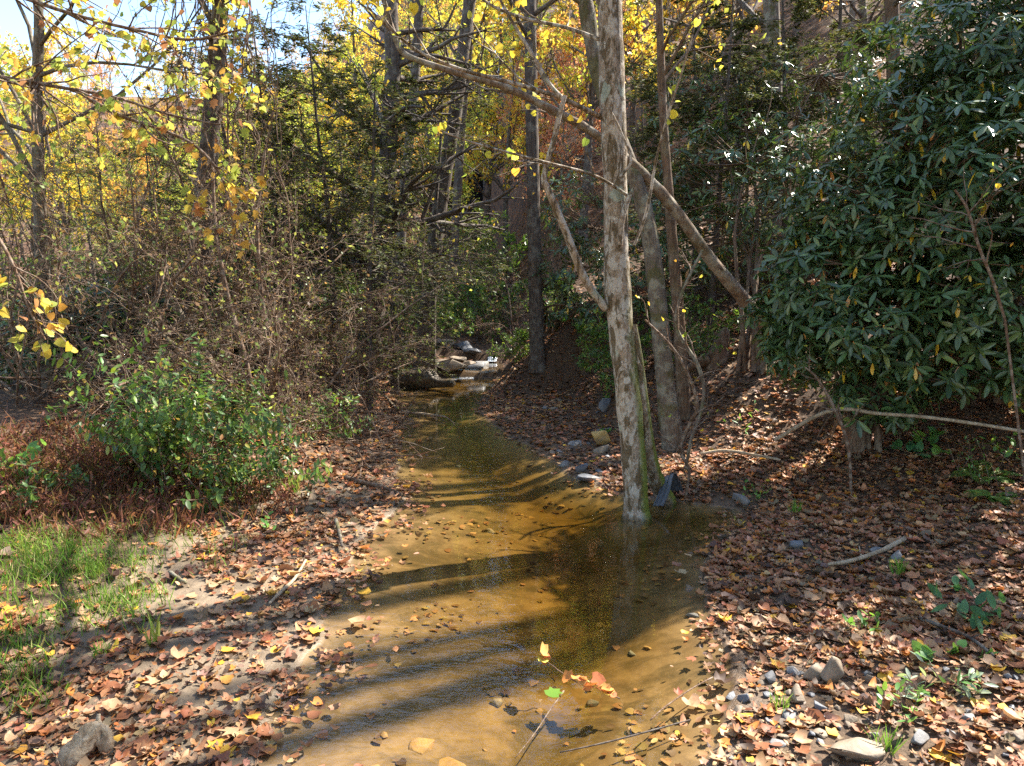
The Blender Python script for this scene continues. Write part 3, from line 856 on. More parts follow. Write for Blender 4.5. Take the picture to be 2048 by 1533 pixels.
for a in range(85):
    y = rng.uniform(46, 120); px = rng.uniform(560, 1960) if a % 5 else rng.uniform(430, 700)
    x = (px - 1024) / F * y
    if not spaced(x, y, 3.5): continue
    plant(int(rng.choice([0, 1, 2, 0, 1])), x, y, rng.uniform(.9, 1.4) * (.55 if px < 640 else .8 if px < 820 else 1))
for a in range(110):
    px = rng.uniform(-350, 720); y = rng.uniform(125, 205)
    plant(int(rng.choice([1, 1, 4, 0])), (px - 1024) / F * y, y, rng.uniform(.8, 1.3), label='hazy tree on the far ridge under the sky', group='trees on the far ridge')
# trees beyond the picture edge towards the sun, whose trunks stripe the water
def toward_sun(px, py, dist):
    g = on_level(px, py); return g[:2] + S2 * dist
for px, py, dist, s in [(1000, 1140, 12, 1.0), (1000, 1240, 11.5, 1.0), (960, 1322, 12.5, 1.05), (760, 1200, 14, 1.1), (850, 1415, 12, 1.0), (560, 1410, 13, 1.1)]:
    q = toward_sun(px, py, dist)
    plant(5, q[0], q[1], s, label='tall thin tree beside the rhododendron towards the sun', group='thin trees towards the sun')

# unseen trees added behind the viewpoint to block skylight from there
for x, y, k, s in [(-6.5, -1, 0, 1.0), (-4, -4.5, 1, 1.0), (0, -6, 0, 1.1), (3.5, -4, 2, 1.0), (7.5, -1.5, 0, 1.0), (-9, 3.5, 2, .9), (1.5, -10, 1, 1.2), (-7.5, -8, 0, 1.2), (8, -7, 1, 1.2), (-3, -2, 2, .9), (5, -9, 0, 1.2), (-11, -2, 1, 1.1), (11.5, -4, 2, 1.1)]:
    plant(k, x, y, s, label='unseen autumn tree added behind the viewpoint to block skylight', group='unseen trees added behind the viewpoint')

# ================================================================== rhododendrons
GREENS_R = [(.070, .125, .042), (.095, .150, .048), (.058, .105, .044), (.15, .19, .052)]
def rosettes(tips, out, size=.15, per=9):
    n = len(tips)
    ax = unit(out * .6 + np.array([0, 0, .75]) + rng.normal(0, .25, (n, 3)))
    par = np.repeat(np.arange(n), per)
    keep = rng.random(len(par)) < .88
    par = par[keep]
    A = ax[par]
    ph = np.tile(np.arange(per) * 2 * np.pi / per, n)[keep] + rng.uniform(0, 6.28, n)[par] + rng.normal(0, .15, len(par))
    ref = unit(np.cross(A, np.array([[.31, .87, .37]]))); ref2 = np.cross(A, ref)
    rad = np.cos(ph)[:, None] * ref + np.sin(ph)[:, None] * ref2
    el = rng.normal(-.16, .40, len(par))[:, None]
    axis = np.cos(el) * rad + np.sin(el) * A + np.array([0, 0, -.12])
    nrm = np.cos(el) * A - np.sin(el) * rad + rng.normal(0, .12, (len(par), 3))
    return tips[par] + .012 * rad, unit(axis), nrm, rng.uniform(.5, 1.25, len(par)) * (rng.uniform(.75, 1.2, n)[par]) * size
def blob_tips(blobs, dens):
    T, O = [], []
    for c, s, n in blobs:
        n = int(n * dens)
        d = rand_dir(n); rr = rng.uniform(.55, 1.03, n) ** .6
        T.append(np.array(c) + d * rr[:, None] * np.array(s)); O.append(d)
    return np.concatenate(T), np.concatenate(O)
def rhodo_wood(t, base, tips, nmain=9, ntip=400):
    c = tips.mean(0)
    tg = tips[rng.integers(0, len(tips), nmain)]
    tg = c + (tg - c) * .75
    pts = []
    for q in tg:
        b = base + np.array([*rng.normal(0, .12, 2), 0])
        mid = b * .5 + q * .5 + np.array([*rng.normal(0, .2, 2), .25])
        pts.append(spline([b, b * .75 + mid * .25 + [0, 0, .15], mid, q], 9))
    pts = np.array(pts); rad = np.linspace(.045, .012, 9)[None] * rng.uniform(.7, 1.2, (nmain, 1))
    mb = MB(); tubes(mb, pts, rad, 7)
    mb.build('stem', 'bark_brown', t)
    flat = pts[:, 3:].reshape(-1, 3)
    sel = tips[rng.permutation(len(tips))[:ntip]]
    dd = ((sel[:, None] - flat[None]) ** 2).sum(2).argmin(1)
    a = flat[dd]
    m = (a + sel) / 2 + rng.normal(0, .06, a.shape) - np.array([0, 0, .05])
    tw = np.stack([a, a * .4 + m * .6, m * .4 + sel * .6, sel], 1)
    mb = MB(); tubes(mb, tw, np.array([[.012, .009, .006, .004]]).repeat(len(tw), 0), 4)
    mb.build('branches', 'bark_brown', t)
def rhodo_leaf_meshes():
    out = []
    for c in GREENS_R[:3] + [(.62, .40, .03)]:
        mb = MB(); mb.add(T_SLIM[0], T_SLIM[1], c); out.append(mb.mesh('rhododendron_leaf', 'rhodo'))
    return out
R_MESH = rhodo_leaf_meshes()
def rhododendron(base, label, blobs, dens=1.0, size=.15, parts=0, ntip=400, group=None, name='rhododendron', wood=True):
    base = np.array(base)
    t = empty(name, base, label, 'rhododendron', group)
    tips, out = blob_tips(blobs, dens)
    ok = tips[:, 2] > ground(tips[:, 0], tips[:, 1]) + .12
    ok &= (wob(tips[:, 0] + .4 * tips[:, 1], tips[:, 2] - .3 * tips[:, 1], 4.2, 3) > -.42)
    tips, out = tips[ok], out[ok]
    if wood: rhodo_wood(t, base, tips, ntip=ntip)
    pos, ax, nr, sz = rosettes(tips, out, size)
    if parts:
        q = to_px(pos)
        score = q[:, 2] + 8 * ((q[:, 0] > 2040) | (q[:, 0] < 0) | (q[:, 1] < 20)) + rng.uniform(0, .9, len(pos))
        idx = np.argsort(score)[:parts]
        var = rng.choice(4, parts, p=[.4, .32, .23, .05])
        leaf_objects('leaf', R_MESH, pos[idx], ax[idx], nr[idx], sz[idx], var, t)
        m = np.ones(len(pos), bool); m[idx] = False
        pos, ax, nr, sz = pos[m], ax[m], nr[m], sz[m]
    mb = MB()
    yel_ = rng.random(len(pos)) < .018
    col = palette(len(pos), GREENS_R, (4, 3, 3, 1)); col[yel_] = palette(yel_.sum(), [(.62, .40, .03), (.5, .22, .05)], (3, 1))
    ax[yel_] = unit(ax[yel_] * .4 + np.array([0, 0, -1]))
    col = np.clip(col * rng.uniform(.65, 1.3, (len(col), 1)), 0, .8)
    leaves(mb, T_SLIM, pos, ax, nr, sz, col)
    tag(mb.build('foliage', 'rhodo', t), kind='stuff')
    return t
def B(px, py, dep, sx, sy, sz, n): return (at(px, py, dep), (sx, sy, sz), n)
rb = on_ground(1715, 900)
rhododendron(rb, 'big glossy rhododendron overhanging the leaf-covered bank, lowest leaves near the ground',
             [B(1640, 560, 7.4, .65, .6, .55, 240), B(1740, 640, 7.0, .8, .6, .55, 300), B(1700, 420, 7.6, .7, .7, .6, 260), B(1830, 480, 7.2, .9, .7, .8, 380), B(1600, 700, 7.5, .42, .4, .38, 110), B(1552, 640, 7.7, .32, .3, .28, 60),
              B(1840, 270, 7.6, .9, .8, .8, 360), B(1960, 600, 6.8, .8, .7, .6, 300), B(1900, 720, 7.0, .9, .6, .35, 220), B(1990, 380, 6.8, .9, .8, .9, 360), B(1760, 790, 7.2, .55, .4, .3, 110)],
             1.15, .142, 300)
rb2 = np.array([5.2, 7.6, gz(5.2, 7.6)])
rhododendron(rb2, 'tall sunlit rhododendron crown filling the upper corner beside the reddish trunk',
             [B(1870, 130, 8.6, 1.0, .9, .7, 260), B(1980, 120, 7.8, 1.0, .9, .9, 460), B(2120, 300, 7.4, 1.1, .9, 1.2, 420), B(2100, 650, 7.0, .9, .8, .9, 260), B(1780, 250, 9.0, .6, .7, .5, 120), B(2060, 0, 8.2, 1, .9, .8, 300), ((5.6, 5.7, 3.1), (1.0, .9, 1.3), 260), ((6.3, 4.6, 2.6), (1.0, .9, 1.3), 220), ((5.3, 6.4, 4.4), (.8, .8, .7), 130)], 1.0, .142)  # last blobs: unseen growth added out of frame to shade the near bank
rb3 = on_ground(1500, 760)
rhododendron(rb3, 'shaded rhododendron behind the leaning trunk, its leaves almost black-green',
             [B(1450, 330, 11.2, 1.1, .9, .8, 330), B(1560, 400, 10.4, .9, .8, .7, 260), B(1430, 480, 11, .9, .8, .6, 240), B(1540, 250, 12, 1.2, 1, .7, 300), B(1620, 330, 10.5, .8, .7, .6, 180), B(1330, 400, 12, .9, .8, .8, 260), B(1620, 180, 12.5, 1.3, 1, .7, 260), B(1420, 210, 13.5, 1.2, 1, .7, 260)], .5, .13)
rb4 = np.array([.9, 14.6, gz(.9, 14.6)])
rhododendron(rb4, 'dark rhododendron over the undercut bank at the creek bend',
             [B(1140, 530, 13.6, .8, .7, .6, 200), B(1180, 620, 13, .6, .6, .4, 120), B(1120, 620, 14.2, .6, .5, .35, 110), B(1160, 420, 14.5, .9, .8, .8, 260), B(1280, 560, 12.5, .9, .8, .8, 240)], .65, .13)
rb5 = on_ground(300, 830)
rhododendron(rb5, 'low dark rhododendron behind the bare twigs on the shrubby bank',
             [B(330, 640, 10.5, 1.2, .8, .55, 300), B(180, 640, 10, .9, .7, .6, 220), B(450, 600, 11.2, .9, .7, .5, 220), B(60, 680, 9.2, .7, .6, .5, 150), B(420, 700, 10.2, .7, .5, .35, 130)], 1.0, .14)

# ================================================================== bare twiggy shrubs of the bank
def bare_shrub(name, nstem, h, spread, nl, pal, w, arch=-.06, n2=9, n3=7, n4=5):
    d = rand_dir(nstem, 1.5 / spread); d[:, 2] = np.abs(d[:, 2]) + .25
    st = np.zeros((nstem, 3)); st[:, :2] = rng.normal(0, .12, (nstem, 2)); st[:, 2] = -.15
    a = grow(st, d, rng.uniform(.7, 1.15, nstem) * h, 9, .13, arch)
    ar = rng.uniform(.014, .03, nstem)[:, None] * np.linspace(1, .3, 9)[None]
    b, br = spawn(a, ar, n2, .2, 1, .75, .5, 6, .2, -.02, .55)
    c, cr = spawn(b, br, n3, .15, 1, .8, .5, 5, .24, -.02, .6)
    e, er = spawn(c, cr, n4, .15, 1, .8, .5, 4, .26, -.02, .65)
    t = empty(name, (0, 0, 0), 'x', 'shrub')
    mb = MB(); tubes(mb, a, ar, 6); mb.build('stem', 'twig', t)
    mb = MB(); tubes(mb, b, np.maximum(br, .003), 4); tubes(mb, c, np.maximum(cr, .0022), 3); tubes(mb, e, np.maximum(er, .0016), 3)
    mb.build('twigs', 'twig', t)
    pp = rng.integers(0, len(e), nl); q, _ = sample(e, pp, rng.uniform(.2, 1, nl))
    mb = MB(); leaves(mb, T_QUAD, q, rand_dir(nl, -.4), rand_dir(nl, .4), rng.uniform(.6, 1.4, nl) * .05, palette(nl, pal, w))
    mb.build('foliage', 'leaf', t)
    return t
dull = [(.20, .25, .05), (.16, .09, .04), (.34, .35, .07), (.12, .18, .05), (.30, .16, .06)]
BS = [bare_shrub('bare_shrub', 8, 2.6, 1.2, 1000, dull, (3, 4, 2, 3, 2)), bare_shrub('bare_shrub', 7, 3.3, .9, 1500, dull, (4, 3, 3, 3, 1), -.04), bare_shrub('bare_shrub', 7, 1.9, 1.5, 500, dull, (2, 5, 1, 2, 2), -.10)]
SH = [(470, 820, 0, 1.0, 'bare brown shrub with lichened stems behind the green bush'), (330, 800, 2, 1.15, 'low arching bare shrub over the dark rhododendron'), (560, 830, 1, .9, 'tall bare shrub with upright stems beside the green bush'),
      (560, 800, 0, .85, 'bare tangled shrub on the bank before the leaning dark trunk'), (200, 800, 0, 1.0, 'grey bare shrub drooping behind the reddish grass'), (60, 800, 1, .9, 'bare shrub under the pale thin trunk at the picture edge'),
      (610, 850, 2, .8, 'low bare shrub spilling over the bank towards the sunk log'), (560, 765, 1, 1.05, 'tallest bare shrub in the middle of the thicket'), (420, 770, 1, 1.2, 'tall twiggy shrub at the foot of the vine-hung trunk'), (650, 775, 2, .55, 'bare shrub at the foot of the leaning dark trunk'),
      (520, 750, 0, 1.2, 'wide bare shrub behind the upright stems'), (280, 760, 1, 1.1, 'tall twiggy shrub behind the low arching one'), (130, 770, 0, 1.2, 'wide bare shrub near the pale thin trunk'), (1030, 690, 2, .9, 'bare shrub hanging over the little cascade'), (930, 655, 1, .9, 'upright bare shrub in the creek valley behind the cascade')]
usedb = [True] * 3
for px, py, k, s, lab in SH:
    g = on_ground(px, py); rz = rng.uniform(0, 6.28)
    if usedb[k]:
        o = BS[k]; usedb[k] = False; KIDS[o.name] = list(o.children)
        o.location = tuple(g); o.rotation_euler = (0, 0, rz); o.scale = (s, s, s); o['label'] = lab; o['group'] = 'bare shrubs of the thicket'
    else: copy_tree(BS[k], g, rz, s, lab, 'bare shrubs of the thicket')

# hemlocks: dark drooping needle sprays
def hemlock(name, h, nb, t0=.12, dens=11, bk='bark_dark'):
    p = grow(np.zeros((1, 3)), np.array([[.02, 0, 1.0]]), np.array([h]), 16, .02, .05)[0]; p[0, 2] -= .2
    r = h * .011 * np.linspace(1, .1, 16)
    t = empty(name, (0, 0, 0), 'x', 'tree')
    mb = MB(); tubes(mb, p, r, 9); mb.build('trunk', 'bark_dark', t)
    a, ar = spawn(p[None], r[None], nb, t0, .98, 1.45, .24, 8, .07, -.035, .35)
    b, br = spawn(a, ar, 9, .2, 1, .8, .42, 5, .12, -.03, .5, flat=.8)
    c, cr = spawn(b, br, 4, .2, 1, .8, .5, 4, .14, -.03, .6, flat=.8)
    mb = MB(); tubes(mb, a, np.maximum(ar, .005), 5); tubes(mb, b, np.maximum(br, .003), 4); tubes(mb, c, np.maximum(cr, .002), 3)
    mb.build('branches', 'bark_dark', t)
    al = np.concatenate([c.reshape(-1, 4, 3)]); n = int(len(al) * dens)
    pp = rng.integers(0, len(al), n); q, tg = sample(al, pp, rng.uniform(0, 1, n))
    sd = unit(np.cross(tg, [[0, 0, 1.]])) * rng.choice([-1, 1], (n, 1))
    mb = MB(); leaves(mb, T_NEEDLE, q, unit(sd + .7 * tg + rng.normal(0, .15, (n, 3))), rand_dir(n, 1.5), rng.uniform(.06, .12, n), palette(n, [(.075, .10, .04), (.11, .13, .045), (.15, .14, .06), (.14, .09, .045)], (4, 3, 2, 1)))
    mb.build('crown', 'needle', t)
    return t
HM = hemlock('hemlock_tree', 8.5, 60)
HL = [(790, 13.6, .68, 'dark hemlock drooping over the thicket before the leaning bank trunk'), (590, 12.5, .55, 'dark hemlock sprays between the vine-hung trunk and the leaning trunk'),
      (1330, 14.5, .48, 'dark hemlock behind the lichened curving trunk'), (1480, 15.5, .5, 'dark hemlock on the slope over the shaded rhododendron')]
HL += [(1420, 12.2, .68, 'feathery hemlock above the shaded rhododendron near the leaning trunk'), (1560, 12.9, .72, 'feathery hemlock between the shaded and the big rhododendron'), (1645, 14.2, .75, 'feathery hemlock behind the left shoulder of the big rhododendron'), (1385, 13.6, .70, 'feathery hemlock right behind the thin wavy trunk'), (1290, 15.5, .55, 'feathery hemlock directly behind the creek tree')]
HD = hemlock('dead_hemlock', 8.0, 60, .30, 4.5)
for n_, (px, y, s, lab) in enumerate([(490, 11.0, .70, 'half-dead hemlock with bare drooping boughs beside the vine-hung trunk'), (570, 12.6, .78, 'half-dead hemlock behind the upright bare stems'), (670, 12.0, .78, 'half-dead hemlock over the middle of the thicket'), (735, 11.6, .70, 'half-dead hemlock in front of the leaning bank trunk'), (865, 15.2, .9, 'half-dead hemlock beside the slanting forest trunk'), (330, 12.2, .52, 'half-dead hemlock under the sky gap'), (200, 13, .5, 'half-dead hemlock next to the pale thin trunk')]):
    x = (px - 1024) / F * y; g = (x, y, gz(x, y))
    if n_ == 0:
        KIDS[HD.name] = list(HD.children); HD.location = g; HD.scale = (s, s, s); HD['label'] = lab; HD['group'] = 'half-dead hemlocks'
    else: copy_tree(HD, g, rng.uniform(0, 6), s, lab, 'half-dead hemlocks')
for n_, (px, y, s, lab) in enumerate(HL):
    x = (px - 1024) / F * y; g = (x, y, gz(x, y))
    if n_ == 0:
        KIDS[HM.name] = list(HM.children); HM.location = g; HM.scale = (s, s, s); HM['label'] = lab; HM['group'] = 'hemlocks'
    else: copy_tree(HM, g, rng.uniform(0, 6), s, lab, 'hemlocks')

# leafy green understory bushes
def leafy_bush(name, r, nl, pal, w, ls, tm=T_OVAL):
    t = empty(name, (0, 0, 0), 'x', 'bush')
    n = 9
    d = rand_dir(n, 1.3); d[:, 2] = np.abs(d[:, 2]) + .3
    a = grow(np.tile([[0, 0, -.1]], (n, 1)), d, rng.uniform(1, 1.6, n) * r, 7, .14, -.02); ar = np.linspace(.014, .004, 7)[None].repeat(n, 0)
    b, br = spawn(a, ar, 10, .15, 1, .8, .5, 5, .2, 0, .6); c, cr = spawn(b, br, 5, .1, 1, .8, .5, 4, .2, 0, .6)
    mb = MB(); tubes(mb, a, ar, 5); tubes(mb, b, np.maximum(br, .003), 4); tubes(mb, c, np.maximum(cr, .002), 3); mb.build('stem', 'twig', t)
    pp = rng.integers(0, len(c), nl); q, tg = sample(c, pp, rng.uniform(.1, 1, nl))
    mb = MB(); leaves(mb, tm, q, unit(tg + rand_dir(nl, -.2)), rand_dir(nl, 1.2), rng.uniform(.6, 1.3, nl) * ls, palette(nl, pal, w)); mb.build('foliage', 'green', t)
    return t
LB = leafy_bush('leafy_bush', 1.0, 2600, [(.10, .19, .04), (.16, .26, .05), (.07, .14, .035), (.34, .36, .06)], (4, 3, 3, 1), .075)
first_b = [True]
def bush(px, y, s, lab, z=None, rz=None, grp='green understory bushes'):
    x = (px - 1024) / F * y; g = (x, y, gz(x, y) if z is None else z)
    rz = rng.uniform(0, 6) if rz is None else rz
    if first_b[0]:
        first_b[0] = False; KIDS[LB.name] = list(LB.children); LB.location = g; LB.rotation_euler = (0, 0, rz); LB.scale = (s, s, s); LB['label'] = lab; LB['group'] = grp; return LB
    return copy_tree(LB, g, rz, s, lab, grp)
bush(960, 19.5, 1.3, 'light green bush in the creek valley above the cascade')
bush(1045, 15.2, .7, 'bright green bush on the bank beside the straight dark trunk')
bush(890, 21, 1.4, 'green bush behind the rocks upstream')
bush(840, 18, 1.2, 'green bush between the thin trunks past the log')
bush(1120, 16.5, .8, 'green bush over the dark undercut bank')
bush(700, 17, 1.5, 'green bush seen through the thicket beside the leaning trunk')
bush(600, 15, 1.5, 'olive bush glimpsed through the middle of the thicket')
bush(480, 15, 1.6, 'olive bush glimpsed behind the vine-hung trunk')
bush(300, 17, 1.7, 'yellow-green bush under the sky gap')
bush(120, 15, 1.6, 'yellow-green bush beside the pale thin trunk')
bush(1250, 11.2, .9, 'small-leaved bush in the shade behind the creek tree')
bush(1400, 10.8, .8, 'sparse bush in the shade under the leaning trunk')
bush(1000, 24, 2.2, 'pale bush deep in the creek valley')

# ================================================================== hanging vines at the vine-hung trunk
vb = at(425, 330, 9.7)
t = empty('vine_tangle', (vb[0], vb[1], gz(vb[0], vb[1])), 'grey curtain of thin vines hanging round the dark trunk under the sky', 'vine')
for a in range(26):
    px = rng.uniform(345, 560); d = rng.uniform(9.2, 10.4)
    top, bot = rng.uniform(-120, 60), rng.uniform(250, 560)
    n = 9
    q = spline(np.array([at(px + rng.normal(0, 9) + 14 * math.sin(i * .9 + a), top + (bot - top) * i / (n - 1), d + rng.normal(0, .06)) for i in range(n)]), 26)
    mb = MB(); tubes(mb, q, np.full(26, rng.uniform(.004, .011)), 5)
    tw, tr = spawn(q[None], np.full((1, 26), .006), 10, .1, 1, .9, .09, 5, .25, -.15, .5)
    tubes(mb, tw, np.maximum(tr, .002), 3)
    mb.build('vine', 'twig', t)

# ================================================================== near left: yellow vine leaves hanging in front
def near_sprig(name, label, pix, dep, twigs, nleaf, pal, w, size, tm, area, mat='leaf'):
    p, r = path(pix, dep, 20, .03)
    t = empty(name, p[0], label, 'branch')
    mb = MB(); tubes(mb, p, r, 6); mb.build('stem', 'twig', t)
    a, ar = spawn(p[None], r[None], twigs, .1, 1, .8, .35, 6, .18, -.05, .6)
    b, br = spawn(a, ar, 3, .2, 1, .8, .5, 4, .2, -.08, .7)
    mb = MB(); tubes(mb, a, np.maximum(ar, .0022), 4); tubes(mb, b, np.maximum(br, .0016), 3); mb.build('twigs', 'twig', t)
    al = np.concatenate([b[:, [1, 2, 3]].reshape(-1, 3), a[:, [2, 4, 5]].reshape(-1, 3)])
    q = to_px(al)
    ok = (q[:, 0] > area[0]) & (q[:, 0] < area[2]) & (q[:, 1] > area[1]) & (q[:, 1] < area[3])
    al = al[ok][rng.permutation(ok.sum())[:nleaf]]
    n = len(al)
    ms = []
    for c in pal:
        m = MB(); m.add(tm[0], tm[1], c); ms.append(m.mesh('leaf', mat))
    var = rng.choice(len(pal), n, p=np.array(w) / sum(w))
    leaf_objects('leaf', ms, al, rand_dir(n, -.9), unit(rand_dir(n, .3) + np.array([0, -.5, .3])), rng.uniform(.7, 1.25, n) * size, var, t)
NP = [(.66, .46, .05), (.52, .48, .08), (.66, .32, .06), (.34, .40, .07), (.40, .18, .07)]
near_sprig('grapevine_branch', 'yellow heart-shaped vine leaves hanging close at the picture edge', [(-160, 380, 10), (-80, 420, 9), (-10, 470, 8), (30, 540, 6), (55, 610, 5), (90, 680, 4)], 4.9, 22, 90, NP, (5, 3, 2, 1.5, 1), .066, T_HEART, (-120, 400, 330, 760))
near_sprig('maple_branch', 'high sprig of yellow and green lobed leaves against the sky', [(-150, 120, 9), (-20, 150, 8), (120, 175, 7), (230, 195, 6), (340, 230, 5), (440, 250, 3)], 6.4, 26, 170, [(.60, .46, .05), (.36, .42, .07), (.70, .34, .05), (.22, .30, .06), (.35, .14, .06)], (4, 4, 1.5, 2, 1), .075, T_LOBED, (-150, -60, 560, 480))
near_sprig('maple_branch', 'top sprig of yellow and russet lobed leaves along the upper edge', [(-100, -60, 9), (30, -10, 8), (150, 30, 7), (270, 60, 6), (380, 80, 5), (480, 60, 3)], 7.0, 26, 170, [(.60, .46, .05), (.40, .44, .07), (.70, .34, .05), (.24, .30, .06), (.38, .14, .06)], (4, 4, 2, 2, 1.5), .075, T_LOBED, (-150, -120, 620, 330))
near_sprig('maple_branch', 'lower sprig of orange-yellow leaves before the vine-hung trunk', [(180, 200, 9), (250, 235, 8), (330, 262, 7), (400, 300, 6), (450, 370, 5), (470, 480, 4)], 6.6, 16, 80, [(.66, .36, .06), (.58, .44, .06), (.34, .40, .07), (.55, .22, .07)], (4, 3, 1.5, 2), .085, T_LOBED, (150, 150, 620, 520))

# ================================================================== green leafy bush on the left bank
def bank_plants():
    roots = [(345, 985, 1.6, 'tallest leafy green bush on the grassy bank', 16), (440, 1000, 1.4, 'green bush at the bank edge beside the muddy shore', 16), (540, 985, .85, 'small green bush nearest the creek mud', 12), (285, 970, 1.2, 'green bush behind the reddish grass', 12), (70, 1010, .42, 'low pale green bush at the picture edge in the reddish grass', 9), (500, 880, .8, 'shaded fine-leaved bush under the upright bare stems', 12), (640, 880, .65, 'small shaded bush beside the twiggy bank edge', 9)]
    ms = []
    for c in [(.12, .21, .05), (.17, .28, .055), (.09, .16, .05), (.36, .38, .06)]:
        m = MB(); m.add(T_OVAL[0], T_OVAL[1], c); ms.append(m.mesh('leaf', 'green'))
    for px, py, h, lab, ns in roots:
        g = on_ground(px, py)
        t = empty('green_bush', g, lab, 'bush', 'green bushes on the grassy bank')
        d = rand_dir(ns, 2.8); d[:, 2] = np.abs(d[:, 2])
        st = np.tile(g, (ns, 1)); st[:, :2] += rng.normal(0, .16, (ns, 2)); st[:, 2] -= .05
        a = grow(st, d, rng.uniform(.6, 1.1, ns) * h, 9, .10, -.01); ar = np.linspace(.006, .002, 9)[None].repeat(ns, 0)
        b, br = spawn(a, ar, 4, .2, .9, .8, .45, 6, .12, .02, .7)
        mb = MB(); tubes(mb, a, ar, 5); tubes(mb, b, np.maximum(br, .0016), 3); mb.build('stem', 'twig', t)
        q, ax = [], []
        for arr, n in ((a, 22), (b, 10)):
            N = len(arr)
            for s in (-1, 1):
                par = np.repeat(np.arange(N), n); tt = np.tile(np.linspace(.15, 1, n), N)
                pt, tg = sample(arr, par, tt)
                rot = tt * 9 + par * 1.3
                sd = unit(np.cross(tg, np.stack([np.cos(rot), np.sin(rot), .2 + 0 * rot], 1))) * s
                q.append(pt); ax.append(unit(sd + .25 * tg + np.array([0, 0, -.1]) + rng.normal(0, .15, pt.shape)))
        q, ax = np.concatenate(q), np.concatenate(ax)
        keep = rng.random(len(q)) < .58; q, ax = q[keep], ax[keep]
        n = len(q); nr = rand_dir(n, 2.6); sz = rng.uniform(.6, 1.25, n) * (.082 if h > .9 else .06)
        k = 300 if h > 1.2 else 220 if h > .9 else 120
        idx = np.argsort(to_px(q)[:, 2] + rng.uniform(0, .5, n))[:k]
        leaf_objects('leaf', ms, q[idx], ax[idx], nr[idx], sz[idx], rng.choice(4, len(idx), p=[.4, .3, .22, .08]), t)
        m = np.ones(n, bool); m[idx] = False
        if m.sum():
            mb = MB(); leaves(mb, T_OVAL, q[m], ax[m], nr[m], sz[m], palette(m.sum(), [(.10, .19, .055), (.14, .25, .065), (.08, .15, .055), (.34, .36, .06), (.30, .18, .07)], (4, 3, 3, 1, .5), .3))
            tag(mb.build('foliage', 'green', t), kind='stuff')
bank_plants()

# ================================================================== grass
def scatter_px(n, poly_fn, y0, y1, x0, x1):
    y = rng.uniform(y0, y1, n); x = rng.uniform(x0, x1, n)
    z = ground(x, y)
    q = to_px(np.stack([x, y, z], 1))
    k = rng.random(n) < poly_fn(q[:, 0], q[:, 1], x, y)
    return np.stack([x, y, z], 1)[k], q[k]
def box_soft(px, py, x0, y0, x1, y1, s=40):
    return sst(px, x0 - s, x0 + s) * (1 - sst(px, x1 - s, x1 + s)) * sst(py, y0 - s, y0 + s) * (1 - sst(py, y1 - s, y1 + s))
def clump(x, y, f, s, lo=-.2, hi=.4): return sst(wob(x, y, f, s), lo, hi)
g, q = scatter_px(150000, lambda px, py, x, y: np.maximum(box_soft(px, py, -200, 1085, 300, 1220, 75) * (.22 + .6 * clump(x, y, 4, 9)), np.maximum(.30 * box_soft(px, py, -200, 1230, 110, 1420, 50), .06 * box_soft(px, py, 200, 1000, 480, 1130))), 3, 8, -6, -1)
n = len(g); mb = MB()
leaves(mb, T_BLADE, g, unit(rand_dir(n, 0) * .55 + np.array([0, 0, 1])), rand_dir(n), rng.uniform(.045, .13, n), palette(n, [(.16, .31, .04), (.22, .35, .055), (.10, .19, .035), (.38, .34, .13)], (4, 3, 2, 1.6)))
tag(mb.build('grass', 'grass'), 'bright green grass on the near bank', 'grass', kind='stuff')
g, q = scatter_px(60000, lambda px, py, x, y: np.maximum(box_soft(px, py, -300, 880, 420, 1065, 40) * (.45 + .55 * clump(x, y, 3, 4)), .3 * box_soft(px, py, 380, 960, 600, 1040, 30)), 5, 11, -8, -1.2)
n = len(g); mb = MB()
leaves(mb, T_BLADE, g, unit(rand_dir(n, 0) * .8 + np.array([0, 0, 1])), rand_dir(n), rng.uniform(.10, .26, n), palette(n, [(.20, .075, .05), (.28, .12, .08), (.14, .055, .035), (.22, .17, .05), (.12, .15, .04)], (4, 3, 3, 1.5, 1)))
k = rng.permutation(n)[:n // 2]; q2 = g[k] + np.array([0, 0, 1]) * rng.uniform(.05, .2, (len(k), 1))
leaves(mb, T_SLIM, q2, rand_dir(len(k), 0), rand_dir(len(k), 1), rng.uniform(.04, .08, len(k)), palette(len(k), [(.24, .09, .06), (.32, .14, .09), (.15, .06, .04), (.24, .20, .06)], (4, 3, 3, 1)))
tag(mb.build('reddish_grass', 'grass'), 'reddish brown stilt grass under the bushes on the bank', 'grass', kind='stuff')
# tufts of grass
for px, py, h, c, lab in [(305, 1290, .24, 0, 'thin pale grass tuft on the mud below the green grass'), (210, 1310, .10, 1, 'short green tuft at the mud edge'), (1590, 1030, .15, 1, 'green tuft by the pool corner among brown leaves'), (1800, 1150, .14, 1, 'small green tuft beside the fallen branch'), (1560, 1420, .10, 1, 'little green tuft between the bank stones'), (590, 985, .2, 1, 'yellow-green tuft on the bank by the mud'), (1770, 1500, .13, 1, 'upright green tuft at the lower edge beside the flat stone')]:
    g0 = on_ground(px, py); n = 12 if c == 0 else 30
    pos = np.tile(g0, (n, 1)); pos[:, :2] += rng.normal(0, .025, (n, 2)); mb = MB()
    leaves(mb, T_BLADE, pos, unit(rand_dir(n, 0) * (.22 if c == 0 else .5) + np.array([0, 0, 1])), rand_dir(n), rng.uniform(.6, 1.1, n) * h, palette(n, [(.45, .46, .14), (.30, .40, .07)] if c == 0 else [(.14, .30, .04), (.22, .36, .05)], (1, 1)))
    tag(mb.build('grass_tuft', 'grass', origin=tuple(g0)), lab, 'grass tuft', 'grass tufts')

